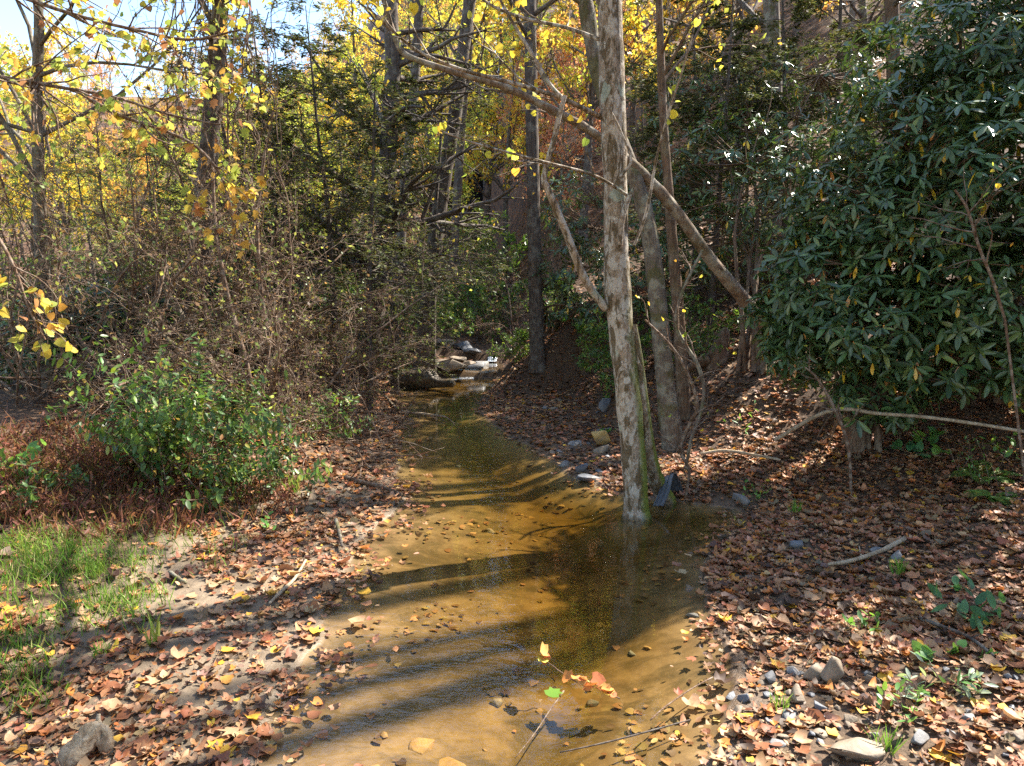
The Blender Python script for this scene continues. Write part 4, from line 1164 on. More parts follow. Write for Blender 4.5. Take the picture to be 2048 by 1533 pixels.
# ================================================================== stones
ROCKS = []
def rock(name, g, size, seed, mat, label, group=None, rz=0, flat=1.0, cat='stone', sink=.3):
    r = np.random.default_rng(seed)
    bm = bmesh.new()
    d = r.normal(size=(12, 3)); d /= np.linalg.norm(d, axis=1, keepdims=True)
    d *= r.uniform(.85, 1.1, (12, 1))
    for q in d: bm.verts.new((q[0] * size[0] / 2, q[1] * size[1] / 2, q[2] * size[2] / 2 * flat))
    res = bmesh.ops.convex_hull(bm, input=bm.verts)
    bmesh.ops.delete(bm, geom=[e for e in res['geom_interior'] if isinstance(e, bmesh.types.BMVert)], context='VERTS')
    bmesh.ops.bevel(bm, geom=bm.edges[:], offset=min(size) * .06, segments=2, affect='EDGES', profile=.6)
    me = bpy.data.meshes.new(name); bm.to_mesh(me); bm.free()
    me.polygons.foreach_set('use_smooth', np.full(len(me.polygons), True))
    me.materials.append(M[mat])
    o = bpy.data.objects.new(name, me); COL.objects.link(o)
    o.location = (float(g[0]), float(g[1]), float(g[2]) + size[2] * (.5 - sink)); o.rotation_euler = (r.normal(0, .12), r.normal(0, .12), rz)
    ROCKS.append((float(g[0]), float(g[1]), .55 * size[0]))
    return tag(o, label, cat, group)
def prock(px, py, wpx, hr, dr, seed, mat, label, rz=0, sink=.38, name='stone', group=None):
    g = on_ground(px, py); w = 1.2 * wpx * g[1] / F
    return rock(name, g, (w, w * dr, w * hr), seed, mat, label, group, rz, sink=sink)
prock(1662, 1365, 46, 1.35, .8, 3, 'stone_tan', 'upright egg-shaped tan stone among the fallen leaves', .3, .2)
prock(1625, 1358, 52, .75, .8, 4, 'stone_tan', 'blocky tan stone leaning on the egg-shaped one', .6, .25)
prock(1590, 1345, 36, .8, .9, 5, 'stone_grey', 'small dark stone behind the blocky tan one', .2)
prock(1600, 1400, 50, .7, .8, 6, 'stone_tan', 'brown boulder-shaped stone below the blocky one', 1.0, .25)
prock(1650, 1415, 56, .45, .6, 7, 'stone_slate', 'dark slate stone lying flat below the egg-shaped one', .2)
prock(1540, 1360, 34, .8, .7, 8, 'stone_grey', 'grey upright stone beside the pool-edge leaves', .8)
prock(1490, 1400, 42, .55, .7, 9, 'stone_slate', 'long grey stone pointing into the pool edge', .9)
prock(1460, 1395, 34, .5, .9, 10, 'stone_slate', 'wet dark stone at the pool edge', .1)
prock(1478, 1425, 26, .8, .9, 11, 'stone_tan', 'small tan stone at the water line', .4)
prock(1578, 1432, 44, .45, .8, 12, 'stone_grey', 'grey stone half buried in leaves near the pool edge', .5)
prock(1537, 1448, 24, .7, .9, 13, 'stone_grey', 'pale round pebble near the lower pool edge', .4)
prock(1720, 1512, 150, .28, .5, 14, 'stone_tan', 'broad flat tan slab at the lower edge of the view', .1, .35)
prock(1840, 1480, 44, .6, .8, 15, 'stone_grey', 'grey stone right of the flat slab', .7)
prock(1745, 1365, 34, .6, .9, 16, 'stone_tan', 'pale stone among green sprouts', .2)
prock(2035, 1475, 40, .6, .8, 17, 'stone_tan', 'pale stone at the lower corner of the view', .3)
prock(1935, 1440, 36, .5, .8, 18, 'stone_grey', 'flat grey stone among the pale weeds', .9)
prock(1700, 1440, 34, .6, .8, 19, 'stone_tan', 'tan stone below the dark slate one', .5)
prock(1555, 1490, 38, .5, .8, 20, 'stone_grey', 'grey stone between leaves at the lower pool corner', .2)
prock(1640, 1470, 30, .6, .9, 21, 'stone_tan', 'small brown stone above the flat slab', .7)
prock(1755, 1105, 30, .6, .8, 22, 'stone_grey', 'round grey stone behind the fallen branch', .3)
prock(1800, 1118, 40, .5, .8, 23, 'stone_grey', 'pale grey stone touching the fallen branch', .8)
prock(1590, 1092, 40, .6, .8, 24, 'stone_slate', 'dark stone in the leaves past the pool corner', .3)
prock(1200, 890, 42, .85, .7, 25, 'stone_gold', 'golden pointed stone on the leaf-strewn gravel bar', .2, .15)
prock(1203, 905, 40, .5, .7, 26, 'stone_tan', 'pale stone in front of the golden one', .4, .3)
prock(1165, 945, 30, 1.1, .35, 27, 'stone_slate', 'thin slate standing on edge on the gravel bar', .5, .25)
prock(1178, 962, 46, .4, .7, 28, 'stone_slate', 'dark flat stone at the gravel bar shore', .2)
prock(1130, 930, 34, .4, .8, 29, 'stone_grey', 'grey stone on the gravel bar shore', .6)
prock(1155, 890, 36, .3, .8, 30, 'stone_grey', 'flat grey stone left of the golden one', .1)
prock(1213, 822, 34, .9, .4, 31, 'stone_slate', 'tilted slate stone close behind the creek tree', .4, .2)
prock(1205, 862, 36, .3, .8, 32, 'stone_slate', 'flat slate behind the golden stone', .3)
prock(1470, 1004, 70, .35, .6, 33, 'stone_grey', 'long mossy grey stone at the back corner of the pool', .1)
prock(900, 742, 74, .35, .8, 34, 'stone_tan', 'flat sunlit rock at the head of the pool', .1, .2)
prock(948, 752, 44, .4, .8, 35, 'stone_slate', 'dark wet rock beside the little cascade', .3)
prock(845, 752, 40, .5, .9, 36, 'stone_grey', 'stone behind the half-sunk log', .7)
UPR = [(850, 712), (890, 705), (930, 712), (870, 722), (915, 722), (945, 705), (960, 722), (830, 725), (905, 695), (860, 698), (940, 735), (815, 735)]
for i_, (px, py) in enumerate(UPR):
    prock(px, py, rng.uniform(28, 52), rng.uniform(.3, .6), .8, 60 + i_, ['stone_grey', 'stone_tan', 'stone_slate'][i_ % 3], 'leaf-strewn rock in the creek bed upstream of the pool', rng.uniform(0, 3), group='rocks upstream')
for px, py, w, sd, lab in [(840, 1492, 95, 70, 'round sandy boulder under the near water'), (905, 1530, 80, 71, 'sandy boulder at the lower edge under the water'), (1160, 1262, 80, 72, 'pale sunken stone under the sunlit water'), (800, 1240, 44, 73, 'small sunken stone in the shallow shoal')]:
    g0 = on_ground(px, py); w = w * g0[1] / F
    rock('sunken_stone', g0, (w, w * .85, w * .35), sd, 'stone_sub', lab, None, .3, sink=.72)
for c_ in range(70):
    x, y = rng.uniform(-1.2, 1.6), rng.uniform(2.9, 8.5)
    dl, dr = shore_d(x, y)
    if max(dl, dr) > -.06 or rng.random() > .25 + .75 * float(clump(x, y, 2.0, 5)): continue
    w = float(rng.uniform(.035, .13))
    rock('sunken_cobble', (x, y, gz(x, y)), (w, w * .8, w * .42), 500 + c_, ['stone_sub', 'stone_tan', 'stone_sub', 'stone_grey'][c_ % 4], 'small sunken cobble on the sandy creek bed', 'sunken cobbles of the creek bed', float(rng.uniform(0, 3)), sink=.45)
cob = 0
while cob < 60:
    px, py = rng.uniform(1440, 2040), rng.uniform(1330, 1530)
    if px < 1440 + (1533 - py) * .1: continue
    prock(px, py, rng.uniform(12, 24), rng.uniform(.4, .8), .8, 200 + cob, ['stone_grey', 'stone_tan', 'stone_slate', 'stone_tan'][cob % 4], 'small cobble among the fallen leaves of the near stony bank', rng.uniform(0, 3), group='cobbles of the near bank', name='cobble')
    cob += 1
for c_ in range(26):
    px, py = rng.uniform(1000, 1230), rng.uniform(800, 965)
    g0 = on_ground(px, py)
    if g0[2] < .02: continue
    prock(px, py, rng.uniform(10, 20), .5, .8, 300 + c_, ['stone_grey', 'stone_tan', 'stone_slate'][c_ % 3], 'small cobble among the leaves of the gravel bar', rng.uniform(0, 3), group='cobbles of the gravel bar', name='cobble')

# ================================================================== logs, stump, sticks
def wood_lump(name, pts, rad, mat, label, cat, sides=14, rough=.12, seed=1):
    r_ = np.random.default_rng(seed)
    mb = MB(); pts = np.asarray(pts); q = spline(np.concatenate([pts, np.asarray(rad)[:, None]], 1), 22)
    tubes(mb, q[:, :3], np.maximum(q[:, 3], .004), sides, cap=True)
    v = mb.v[0]; c = np.repeat(q[:, :3], sides, 0)
    ang = np.tile(np.arange(sides), len(q)); k = 1 + rough * (np.sin(ang * 1.9 + 3 * seed) + .6 * np.sin(ang * 4.1 + np.repeat(np.arange(len(q)), sides) * .35)) + r_.normal(0, rough * .25, len(v))
    mb.v[0] = c + (v - c) * k[:, None]
    base = np.array(pts[0])
    return mb, base
lb = [at(776, 792, 14.4), at(812, 776, 14.4), at(850, 770, 14.4), at(880, 778, 14.3), at(908, 778, 14.2)]
lb = [np.array([q[0], q[1], z]) for q, z in zip(lb, (.0, .13, .19, .12, .14))]
mb, base = wood_lump('log', lb, [.10, .20, .23, .10, .085], 'wetlog', '', '', seed=3)
t = empty('sunken_log', base, 'dark weathered log half sunk at the pool edge upstream', 'log')
mb.build('trunk', 'wetlog', t)
mb, base2 = wood_lump('limb', [lb[1] + [.0, 0, .05], lb[1] + [-.15, 0, .25], at(785, 758, 14.4), at(772, 752, 14.4)], [.06, .045, .035, .02], 'driftwood', '', '', 8, seed=4)
mb.build('limb_stub', 'driftwood', t)
s0 = on_ground(150, 1528)
t = empty('driftwood_stump', s0, 'pale weathered driftwood stump on the near mud', 'stump')
A = np.array
mb, _ = wood_lump('a', [s0 + A([-.05, -.03, -.05]), s0 + A([-.02, .0, .02]), s0 + A([.025, .05, .07]), s0 + A([.05, .09, .11]), s0 + A([.055, .11, .125])], [.030, .050, .052, .046, .018], '', '', '', 18, .22, 5)
mb.build('trunk', 'driftwood', t)
mb, _ = wood_lump('b', [s0 + A([.045, .085, .10]), s0 + A([.085, .085, .085]), s0 + A([.105, .07, .045]), s0 + A([.11, .06, -.03])], [.020, .036, .030, .022], '', '', '', 14, .26, 6)
mb.build('root', 'driftwood', t)
mb, _ = wood_lump('c', [s0 + A([.0, .03, .03]), s0 + A([-.06, .03, .015]), s0 + A([-.10, .01, -.03])], [.03, .022, .014], '', '', '', 12, .24, 7)
mb.build('root', 'driftwood', t)
mb, _ = wood_lump('d', [s0 + A([.05, .10, .11]), s0 + A([.05, .125, .16])], [.018, .006], '', '', '', 10, .3, 9)
mb.build('splinter', 'driftwood', t)
# broken stump in the shade
s1 = on_ground(1425, 752)
t = empty('broken_stump', s1, 'broken brown stump slanting in the shade under the leaning trunk', 'stump')
tp = at(1452, 655, s1[1]); mb, _ = wood_lump('a', [s1 + [0, 0, -.1], s1 * .6 + tp * .4, s1 * .2 + tp * .8, tp], [.16, .12, .08, .02], 'bark_brown', '', '', 12, .16, 8)
mb.build('trunk', 'bark_brown', t)
mb, _ = wood_lump('b', [s1 + [-.1, -.05, .1], s1 + [-.3, -.1, .02], s1 + [-.5, -.15, -.08]], [.09, .06, .03], 'bark_brown', '', '', 10, .16, 9)
mb.build('root', 'bark_brown', t)
def stick(name, pix, lift, label, mat='twig', twigs=0, cat='stick', group=None, water=False):
    pts = []
    for (px, py, w) in pix:
        g0 = on_level(px, py, 0.02) if water else on_ground(px, py)
        pts.append([*g0[:2], g0[2] + lift, w * .5 * g0[1] / F])
    q = spline(np.array(pts), 18); mb = MB(); tubes(mb, q[:, :3], q[:, 3] * (1 + rng.normal(0, .06, 18)), 7, cap=True)
    if twigs:
        a, ar = spawn(q[None, :, :3], q[None, :, 3], twigs, .2, 1, .7, .22, 5, .12, .02, .6); tubes(mb, a, ar, 5)
    return tag(mb.build(name, mat, origin=tuple(q[0, :3]), colour=False), label, cat, group)
stick('fallen_stick', [(690, 960, 10), (730, 972, 9), (765, 980, 9), (800, 994, 7)], .03, 'grey stick lying at the shore below the twiggy bank', twigs=2)
stick('fallen_stick', [(612, 1128, 5), (590, 1165, 7), (565, 1190, 8), (540, 1215, 6)], .03, 'bent pale stick lying across the striped mud', 'driftwood')
stick('fallen_stick', [(672, 1050, 8), (680, 1080, 7), (685, 1105, 6)], .05, 'short grey stick by the narrow part of the shore', 'bark_grey')
stick('fallen_stick', [(340, 1152, 9), (358, 1166, 9), (372, 1174, 8)], .03, 'short thick brown stick at the grass edge', 'bark_grey')
stick('fallen_branch', [(1655, 1142, 7), (1700, 1135, 9), (1760, 1115, 10), (1808, 1090, 11)], .05, 'pale forked branch lying on the brown leaves', 'driftwood', twigs=2)
stick('fallen_branch', [(1400, 922, 6), (1450, 916, 7), (1510, 925, 6), (1560, 935, 5)], .08, 'thin pale stick lying in the leaves past the pool', 'driftwood', twigs=2)
stick('fallen_stick', [(1840, 1250, 8), (1930, 1285, 8), (1985, 1325, 7)], .04, 'dark crooked stick on the leaves of the near bank', 'bark_dark', twigs=3)
stick('water_twig', [(1300, 1452, 3), (1330, 1425, 3.5), (1380, 1390, 3), (1425, 1365, 3)], .03, 'thin grey twig reaching out over the water from the stony shore', 'twig', water=True)
stick('water_twig', [(1030, 1505, 2), (1070, 1455, 2.5), (1100, 1410, 3), (1128, 1372, 4)], -.03, 'straight sunken twig under the floating leafy sprig', 'twig', water=True)
stick('water_twig', [(1120, 1505, 3), (1200, 1488, 4), (1290, 1465, 4), (1380, 1440, 3)], .0, 'dark twig floating along the stony shore', 'bark_dark', water=True)
stick('bank_stick', [(770, 795, 5), (800, 825, 6), (850, 832, 5), (890, 838, 4)], .03, 'pale stick standing out over the pool below the log', 'driftwood', water=True)
# long thin fallen branch across the bank under the rhododendron
q = np.array([at(1550, 880, 7.4), at(1660, 822, 7.0), at(1760, 828, 6.8), at(1880, 838, 6.6), at(2060, 866, 6.3), at(2160, 890, 6.2)])
mb = MB(); s_ = spline(q, 30); tubes(mb, s_, np.linspace(.022, .014, 30), 7)
tag(mb.build('fallen_pole', 'driftwood', origin=tuple(q[0])), 'long thin dead branch propped across the bank under the rhododendron', 'branch')
# root tangle at the rhododendron foot
g0 = on_ground(1712, 900)
t = empty('root_tangle', g0, 'upright mass of bare roots at the foot of the big rhododendron', 'roots')
n = 26; st = np.tile(g0 + [0, 0, .75], (n, 1)) + rng.normal(0, .05, (n, 3)); a = grow(st, np.stack([rng.normal(0, .3, n), rng.normal(0, .3, n), -np.ones(n)], 1), rng.uniform(.6, 1.0, n), 8, .16, -.05)
mb = MB(); tubes(mb, a, np.linspace(.016, .006, 8)[None].repeat(n, 0), 5); mb.build('root', 'bark_brown', t)
mb, _ = wood_lump('a', [g0 + [0, 0, -.1], g0 + [.02, 0, .4], g0 + [-.02, .05, .9], g0 + [.05, .1, 1.6]], [.10, .09, .075, .05], '', '', '', 10, .14, 12); mb.build('trunk', 'bark_brown', t)

# slender stems in the left thicket and near the creek tree
for pix, d, lab in [([(512, 830, 11), (500, 760, 11), (480, 680, 10), (462, 620, 10), (445, 545, 9), (430, 440, 7), (425, 330, 5)], 8.6, 'slim brown sapling standing in front of the thicket'),
                    ([(545, 815, 12), (540, 740, 10), (532, 660, 10), (520, 560, 9), (515, 440, 7), (530, 300, 5)], 8.9, 'slim sapling beside the slim brown one'),
                    ([(470, 800, 18), (440, 760, 17), (405, 700, 17), (380, 660, 14), (350, 610, 12), (310, 550, 9), (270, 520, 6)], 9.0, 'lichened limb leaning out of the thicket'),
                    ([(455, 870, 12), (425, 770, 12), (395, 715, 10), (350, 690, 8), (300, 650, 6)], 8.4, 'second lichened limb under the leaning one'),
                    ([(440, 720, 10), (455, 660, 10), (470, 600, 9), (478, 570, 9), (540, 530, 7), (610, 510, 5)], 9.4, 'pale limb reaching over the thicket'),
                    ([(1382, 880, 7), (1400, 830, 7), (1408, 780, 8), (1395, 730, 8), (1370, 690, 8), (1352, 650, 7), (1362, 590, 6), (1405, 500, 5)], 7.6, 'thin lichened sapling twisting behind the creek tree'),
                    ([(1372, 990, 6), (1378, 940, 7), (1360, 900, 7), (1378, 850, 8), (1395, 810, 8), (1372, 740, 6), (1340, 690, 5), (1290, 640, 4)], 6.9, 'thin brown sapling beside the grey plastic pipe'),
                    ([(1700, 925, 6), (1690, 870, 7), (1660, 800, 7), (1632, 755, 5), (1610, 735, 4)], 6.6, 'leaning leafless sapling in front of the root tangle'),
                    ([(2010, 640, 5), (1985, 560, 6), (1960, 500, 6), (1935, 420, 5), (1910, 380, 4)], 6.0, 'thin bare stem before the big rhododendron')]:
    p, r = path(pix, d, 26, .04)
    p, r = to_root(p, r, 1.1)
    t = empty('sapling', p[0], lab, 'sapling')
    mb = MB(); tubes(mb, p, r, 7); mb.build('stem', 'bark_grey' if 'lichen' in lab else 'twig', t)
    a, ar = spawn(p[None], r[None], 9, .3, 1, .7, .25, 6, .16, .02, .6); b, br = spawn(a, ar, 4, .2, 1, .8, .5, 4, .2, 0, .65)
    mb = MB(); tubes(mb, a, np.maximum(ar, .002), 4); tubes(mb, b, np.maximum(br, .0015), 3); mb.build('twigs', 'twig', t)
    e = b[:, -1][rng.permutation(len(b))[:10]]
    mb = MB(); leaves(mb, T_HEART, e, rand_dir(len(e), -.5), rand_dir(len(e), .5), rng.uniform(.03, .06, len(e)), palette(len(e), YELLOWS, (3, 2, 2, 1, 2))); mb.build('foliage', 'leaf', t)

# small green plants on the right bank
def small_plant(px, py, h, n, ls, cols, lab, tm=T_OVAL, cat='plant', group='small plants of the leafy bank', sp=.12):
    g0 = on_ground(px, py)
    t = empty('weed_plant', g0, lab, cat, group)
    st = np.tile(g0, (n, 1)); st[:, :2] += rng.normal(0, sp * .4, (n, 2))
    d = rand_dir(n, 1.2); d[:, 2] = np.abs(d[:, 2])
    a = grow(st, d, rng.uniform(.6, 1.1, n) * h, 6, .12, -.03)
    mb = MB(); tubes(mb, a, np.linspace(.0035, .0015, 6)[None].repeat(n, 0), 4); mb.build('stem', 'green_stem' if 'green_stem' in M else 'twig', t)
    ms = []
    for c in cols:
        m = MB(); m.add(tm[0], tm[1], c); ms.append(m.mesh('leaf', 'green'))
    per = 5; par = np.repeat(np.arange(n), per); q, tg = sample(a, par, np.tile(np.linspace(.35, 1, per), n))
    leaf_objects('leaf', ms, q, unit(rand_dir(len(q), -.1) + tg * .4), rand_dir(len(q), 2.2), rng.uniform(.7, 1.2, len(q)) * ls, rng.integers(0, len(cols), len(q)), t)
GC = [(.13, .30, .06), (.09, .22, .055), (.20, .36, .07)]
PALE = [(.38, .46, .32), (.28, .38, .24), (.16, .32, .10)]
small_plant(1835, 1400, .18, 6, .07, PALE, 'pale silvery weed on the stony bank beside the flat slab', T_SLIM)
small_plant(1920, 1390, .20, 7, .08, PALE, 'larger pale silvery weed near the lower corner', T_SLIM)
small_plant(1800, 1440, .17, 5, .055, GC, 'green weed below the pale silvery ones')
small_plant(1960, 1240, .34, 5, .11, [(.055, .15, .055), (.08, .20, .07)], 'dark green seedling on the leaves near the picture edge')
small_plant(1720, 1260, .14, 6, .06, GC, 'little green sprout above the bank stones')
small_plant(1895, 1330, .12, 4, .07, GC, 'bright green round-leaved sprout left of the dark stick', T_HEART)
small_plant(1850, 880, .42, 6, .12, GC, 'broad-leaved green plant under the fallen pole', T_HEART)
small_plant(1815, 905, .25, 6, .09, [(.07, .20, .08), (.10, .24, .08)], 'bluish green plant in the leaves below the root tangle', T_HEART)
small_plant(1990, 840, .6, 12, .045, GC, 'fine-leaved green bush hanging over the fallen pole', sp=.3)
small_plant(2030, 900, .40, 9, .10, [(.20, .34, .06), (.12, .26, .05)], 'yellow-green bush at the picture edge under the pole', T_OVAL, sp=.3)
small_plant(1480, 860, .35, 7, .08, GC, 'green plant in the shade beside the creek saplings', T_SLIM, sp=.2)
small_plant(1510, 1000, .2, 9, .05, GC, 'low green plant at the back of the pool')
small_plant(1215, 870, .12, 4, .06, GC, 'green sprout beside the golden stone')
small_plant(1170, 730, .35, 10, .12, [(.10, .26, .04), (.16, .34, .05)], 'bright broad-leaved plant under the dark undercut bank', T_HEART, sp=.5)
small_plant(545, 870, .5, 5, .12, [(.50, .50, .07), (.40, .46, .07)], 'yellow-green broad-leaved seedling at the thicket foot', T_OVAL, sp=.2)
small_plant(30, 950, .3, 10, .10, [(.14, .34, .10), (.20, .40, .10)], 'bright seedling with rounded leaves in the reddish grass', T_OVAL, sp=.4)
small_plant(540, 1060, .15, 4, .06, GC, 'tiny green sprout at the mud edge')
# fern
def fern(px, py, n, L, lab):
    g0 = on_ground(px, py); t = empty('fern', g0, lab, 'fern', 'ferns at the bank')
    for k in range(n):
        ph = rng.uniform(0, 6.28)
        a = grow(g0[None], np.array([[math.cos(ph), math.sin(ph), .9]]), np.array([L * rng.uniform(.8, 1.1)]), 12, .04, -.12)[0]
        mb = MB(); tubes(mb, a, np.linspace(.003, .001, 12), 4, (.2, .25, .05))
        m = 22; par = np.zeros(m, int); tt = np.linspace(.15, .98, m); q, tg = sample(a[None], par, tt)
        for s in (-1, 1):
            sd = unit(np.cross(tg, [[0, 0, 1.]])) * s
            leaves(mb, T_SLIM, q, unit(sd + .3 * tg), np.tile([[0, 0, 1.]], (m, 1)) + 0, .10 * np.sin(np.pi * (.18 + .8 * tt)) * L / .4, palette(m, [(.24, .34, .07), (.16, .28, .06)], (1, 1)))
        mb.build('frond', 'green', t)
fern(1965, 960, 6, .42, 'yellow-green fern at the picture edge under the pole')
fern(1985, 1000, 5, .34, 'smaller fern in the brown leaves below the other')

# ================================================================== twig debris at the left bank edge
for px, py, lab, n in [(715, 880, 'heap of bare twigs and roots caught on the bank edge', 46), (660, 920, 'twig litter lying below the bank heap', 30), (760, 850, 'dead twigs trailing into the pool from the bank', 26)]:
    g0 = on_ground(px, py)
    t = empty('twig_heap', g0, lab, 'twigs')
    st = np.tile(g0 + [0, 0, .02], (n, 1)) + rng.normal(0, 1, (n, 3)) * [.38, .45, .06]
    st[:, 2] = ground(st[:, 0], st[:, 1]) + rng.uniform(.0, .28, n)
    d = rand_dir(n, .1, .35); a = grow(st, d, rng.uniform(.3, .9, n), 7, .2, -.03)
    b, br = spawn(a, np.full((n, 7), .008), 4, .1, 1, .8, .4, 4, .2, 0, .6)
    mb = MB(); tubes(mb, a, np.linspace(.010, .004, 7)[None] * rng.uniform(.5, 1.3, (n, 1)), 5); tubes(mb, b, np.maximum(br * .6, .002), 3)
    mb.build('twigs', 'twig', t)

# ================================================================== cascade
def foam_strip(px, py, wpx, z, hgt, lab, seed):
    g0 = on_level(px, py, z); w = wpx * g0[1] / F
    n, m = 18, 7; r_ = np.random.default_rng(seed)
    u, v = np.meshgrid(np.linspace(-.5, .5, n), np.linspace(0, 1, m))
    x = g0[0] + u * w + r_.normal(0, .006, u.shape); y = g0[1] - v * .22 + r_.normal(0, .006, u.shape)
    zz = z + hgt * (1 - sst(v, .1, .8)) + r_.normal(0, .005, u.shape) + .01
    mb = MB(); i = (np.arange(m - 1)[:, None] * n + np.arange(n - 1)[None]).ravel()
    mb.add(np.stack([x, y, zz], -1), [np.stack([i, i + 1, i + n + 1, i + n], 1)])
    tag(mb.build('cascade', 'foam', origin=tuple(g0), colour=False), lab, 'cascade')
foam_strip(985, 742, 24, .02, .16, 'small white cascade between the rocks at the pool head', 1)
foam_strip(985, 722, 18, .22, .10, 'upper step of white water above the small cascade', 2)
foam_strip(925, 757, 46, .002, .012, 'white riffle running past the flat sunlit rock', 3)

# ================================================================== floating sprig of leaves
g0 = on_level(1110, 1342, .05)
t = empty('leafy_sprig', g0, 'sprig of orange leaves floating in the sunlit water', 'sprig')
q = spline(np.array([on_level(1085, 1318, .10), on_level(1105, 1332, .06), on_level(1118, 1342, .02), on_level(1160, 1368, .03), on_level(1200, 1378, .03), on_level(1240, 1398, .02)]), 24)
mb = MB(); tubes(mb, q, np.full(24, .0035), 5); mb.build('stem', 'twig', t)
ms = []
for c in [(.62, .24, .06), (.66, .38, .12), (.50, .17, .07), (.62, .52, .08)]:
    m = MB(); m.add(T_DRY[2][0], T_DRY[2][1], c); ms.append(m.mesh('leaf', 'litter'))
n = 20; tt = np.concatenate([rng.uniform(0, .12, 4), rng.uniform(.45, 1, 16)]); pos, tg = sample(q[None], np.zeros(n, int), tt)
pos = pos + rng.normal(0, .012, pos.shape) + [0, 0, .012]
leaf_objects('leaf', ms, pos, unit(tg + rand_dir(n, 0, .4)), rand_dir(n, 1.8), rng.uniform(.05, .085, n), rng.choice(4, n, p=[.4, .3, .2, .1]), t)
gl = on_level(1098, 1392, .006)
mb = MB(); leaves(mb, T_LOBED, gl[None], np.array([[.5, .6, 0.]]), np.array([[0, 0, 1.]]), .10, np.array([[.14, .28, .035]]))
tag(mb.build('green_leaf', 'green', origin=tuple(gl)), 'bright green lobed leaf floating beside the orange sprig', 'leaf')

# ================================================================== fallen leaves
LIT = [(.36, .175, .085), (.28, .112, .052), (.44, .265, .145), (.09, .052, .033), (.54, .21, .05), (.62, .36, .045), (.22, .145, .092), (.38, .18, .092)]
LW = (5, 4, 4, 3, 1.4, .5, 3, 3)
def litter_density(px, py, x, y):
    dl, dr = shore_d(x, y)
    right = sst(dr, -.02, .10)
    left = sst(dl, -.05, .10)
    grassy = box_soft(px, py, -300, 860, 400, 1230, 30)
    beach = left * (.24 + .30 * clump(x, y, 2.2, 7)) * (1 - .75 * grassy)
    far = left * sst(y, 7, 8.5) * .6
    stony = 1 - .25 * box_soft(px, py, 1450, 1330, 2100, 1600, 40)
    edge = (np.exp(-(dl / .26) ** 2) * .42 + np.exp(-(dr / .15) ** 2) * .32) * (.15 + .85 * clump(x, y, 3, 2))
    return np.clip(np.maximum.reduce([right * (.62 + .38 * clump(x, y, 2.5, 8)) * stony, beach, far, edge]), 0, 1)
def litter(y0, y1, x0, x1, per_m2):
    n = int((y1 - y0) * (x1 - x0) * per_m2)
    g, q = scatter_px(n, litter_density, y0, y1, x0, x1)
    k = (q[:, 0] > -260) & (q[:, 0] < 2310) & (q[:, 1] < 1680)
    for rx, ry, rr_ in ROCKS:
        k &= ((g[:, 0] - rx) ** 2 + (g[:, 1] - ry) ** 2 > (rr_ + .01) ** 2) | (rng.random(len(g)) < .18)
    return g[k]
P1 = litter(2.5, 8, -5, 6, 2000); P2 = litter(8, 16.5, -5.5, 7, 650); P3 = litter(16.5, 30, -12, 14, 110)
def place_leaves(P, tilt):
    n = len(P)
    P = P.copy(); dl, dr = shore_d(P[:, 0], P[:, 1])
    P[:, 2] = np.maximum(P[:, 2], creek_level(P[:, 1])) + rng.uniform(.003, .02, n)
    wet = np.maximum(dl, dr) < 0
    P[wet, 2] = creek_level(P[wet, 1]) + .006
    nr = unit(np.array([0, 0, 1.0]) + rng.normal(0, tilt, (n, 3)) * (1 - .85 * wet[:, None]))
    return P, rand_dir(n, 0, .1), nr, np.clip(.043 * np.exp(rng.normal(0, .40, n)), .014, .10), wet
P, ax, nr, sz, wet = place_leaves(P1, .24)
q = to_px(P)
inv = (q[:, 0] > 0) & (q[:, 0] < 2048) & (q[:, 1] < 1530) & (q[:, 1] > 0)
dl, dr = shore_d(P[:, 0], P[:, 1])
big = sz / q[:, 2] * inv
near = np.argsort(-big)[:300]
dm = []
for k_, c in enumerate(LIT[:6]):
    for a in range(2):
        m = MB(); tm = T_DRY[(k_ * 2 + a) % 8]; m.add(tm[0], tm[1], c); dm.append(m.mesh('fallen_leaf', 'litter'))
var = rng.choice(6, 300, p=[.27, .2, .22, .12, .11, .08])
CN = ['brown', 'dark russet', 'pale tan', 'blackish', 'orange', 'yellow']
objs = leaf_objects('fallen_leaf', dm, P[near], ax[near], nr[near], sz[near], var * 2 + rng.integers(0, 2, 300))
for o, v, i_ in zip(objs, var, near):
    where = 'floating at the near shore' if wet[i_] else 'on the near stony bank' if dr[i_] > 0 else 'on the near mud shore'
    tag(o, f'{CN[v]} fallen leaf lying {where}' if not wet[i_] else f'{CN[v]} fallen leaf {where}', 'leaf', f'{CN[v]} fallen leaves {where}')
rest = np.ones(len(P), bool); rest[near] = False
mb = MB(); idx = np.where(rest)[0]; tt = rng.integers(0, 8, len(idx))
for k_ in range(8):
    s_ = idx[tt == k_]; leaves(mb, T_DRY[k_], P[s_], ax[s_], nr[s_], sz[s_], palette(len(s_), LIT, LW, .25))
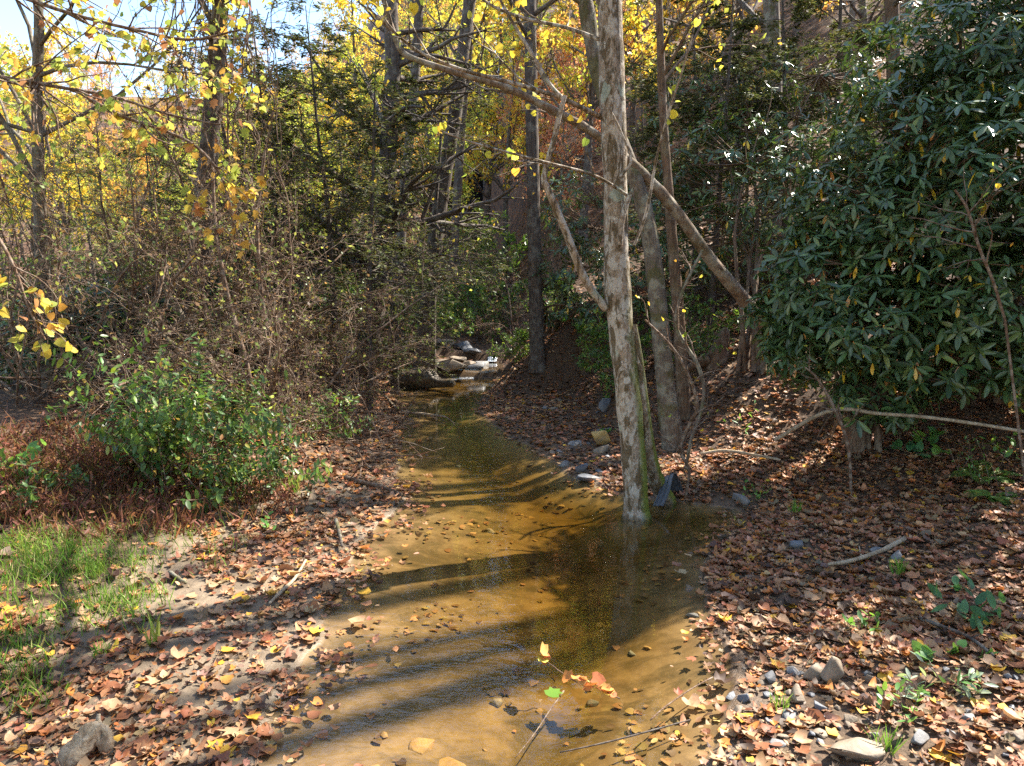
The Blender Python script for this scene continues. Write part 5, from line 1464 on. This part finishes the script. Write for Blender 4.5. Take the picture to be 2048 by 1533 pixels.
for PP, tl in ((P2, .35), (P3, .4)):
    P, ax, nr, sz, wet = place_leaves(PP, tl)
    tt = rng.integers(0, 3, len(P))
    for k_ in range(3):
        s_ = np.where(tt == k_)[0]
        leaves(mb, T_DRY[k_ * 2] if PP is P2 else T_QUAD, P[s_], ax[s_], nr[s_], sz[s_] * (1.1 if PP is P2 else 1.9), palette(len(s_), LIT, LW, .25))
tag(mb.build('leaf_litter', 'litter'), 'brown fallen leaves covering the banks', 'leaf litter', kind='stuff')
# loose twigs in the litter
g, q = scatter_px(9000, lambda px, py, x, y: .22 * litter_density(px, py, x, y), 2.6, 11, -5, 6)
n = len(g); a_ = rng.uniform(0, 6.28, n)
tw = grow(g + np.array([0, 0, .015]) + rng.uniform(0, .02, (n, 1)) * np.array([[0, 0, 1.]]), np.stack([np.cos(a_), np.sin(a_), rng.normal(0, .08, n)], 1), rng.uniform(.05, .32, n), 5, .12, 0)
mb = MB(); tubes(mb, tw, np.linspace(1, .5, 5)[None] * rng.uniform(.0012, .0038, (n, 1)), 4)
tag(mb.build('twig_litter', 'twig'), 'thin dead twigs strewn through the fallen leaves', 'twigs', kind='stuff')
# sunken leaves and debris on the creek bed
n = 5000; y = rng.uniform(2.6, 8, n); x = rng.uniform(-1.4, 2.4, n); dl, dr = shore_d(x, y)
k = (np.maximum(dl, dr) < -.02) & (rng.random(n) < .04 + .7 * clump(x, y, 2.6, 12, .0, .6)); x, y = x[k], y[k]; n = len(x)
mb = MB()
for tm in (T_OVAL, T_HEART, T_LOBED):
    m_ = rng.random(n) < .34; c_ = int(m_.sum()); xx, yy = x[m_], y[m_]
    leaves(mb, tm, np.stack([xx, yy, np.minimum(ground(xx, yy) + .010, -.004)], 1), rand_dir(c_, 0, .03), rand_dir(c_, 6), rng.uniform(.02, .07, c_), palette(c_, [(.34, .19, .07), (.20, .11, .045), (.46, .28, .12), (.12, .07, .03)], (3, 3, 2, 1), .3))
tag(mb.build('sunken_leaves', 'litter'), 'dark sunken leaves on the creek bed', 'leaf litter', kind='stuff')
print('TRIS', sum(len(m.loop_triangles) or sum(1 for _ in m.polygons) for m in bpy.data.meshes), 'OBJ', len(bpy.data.objects))
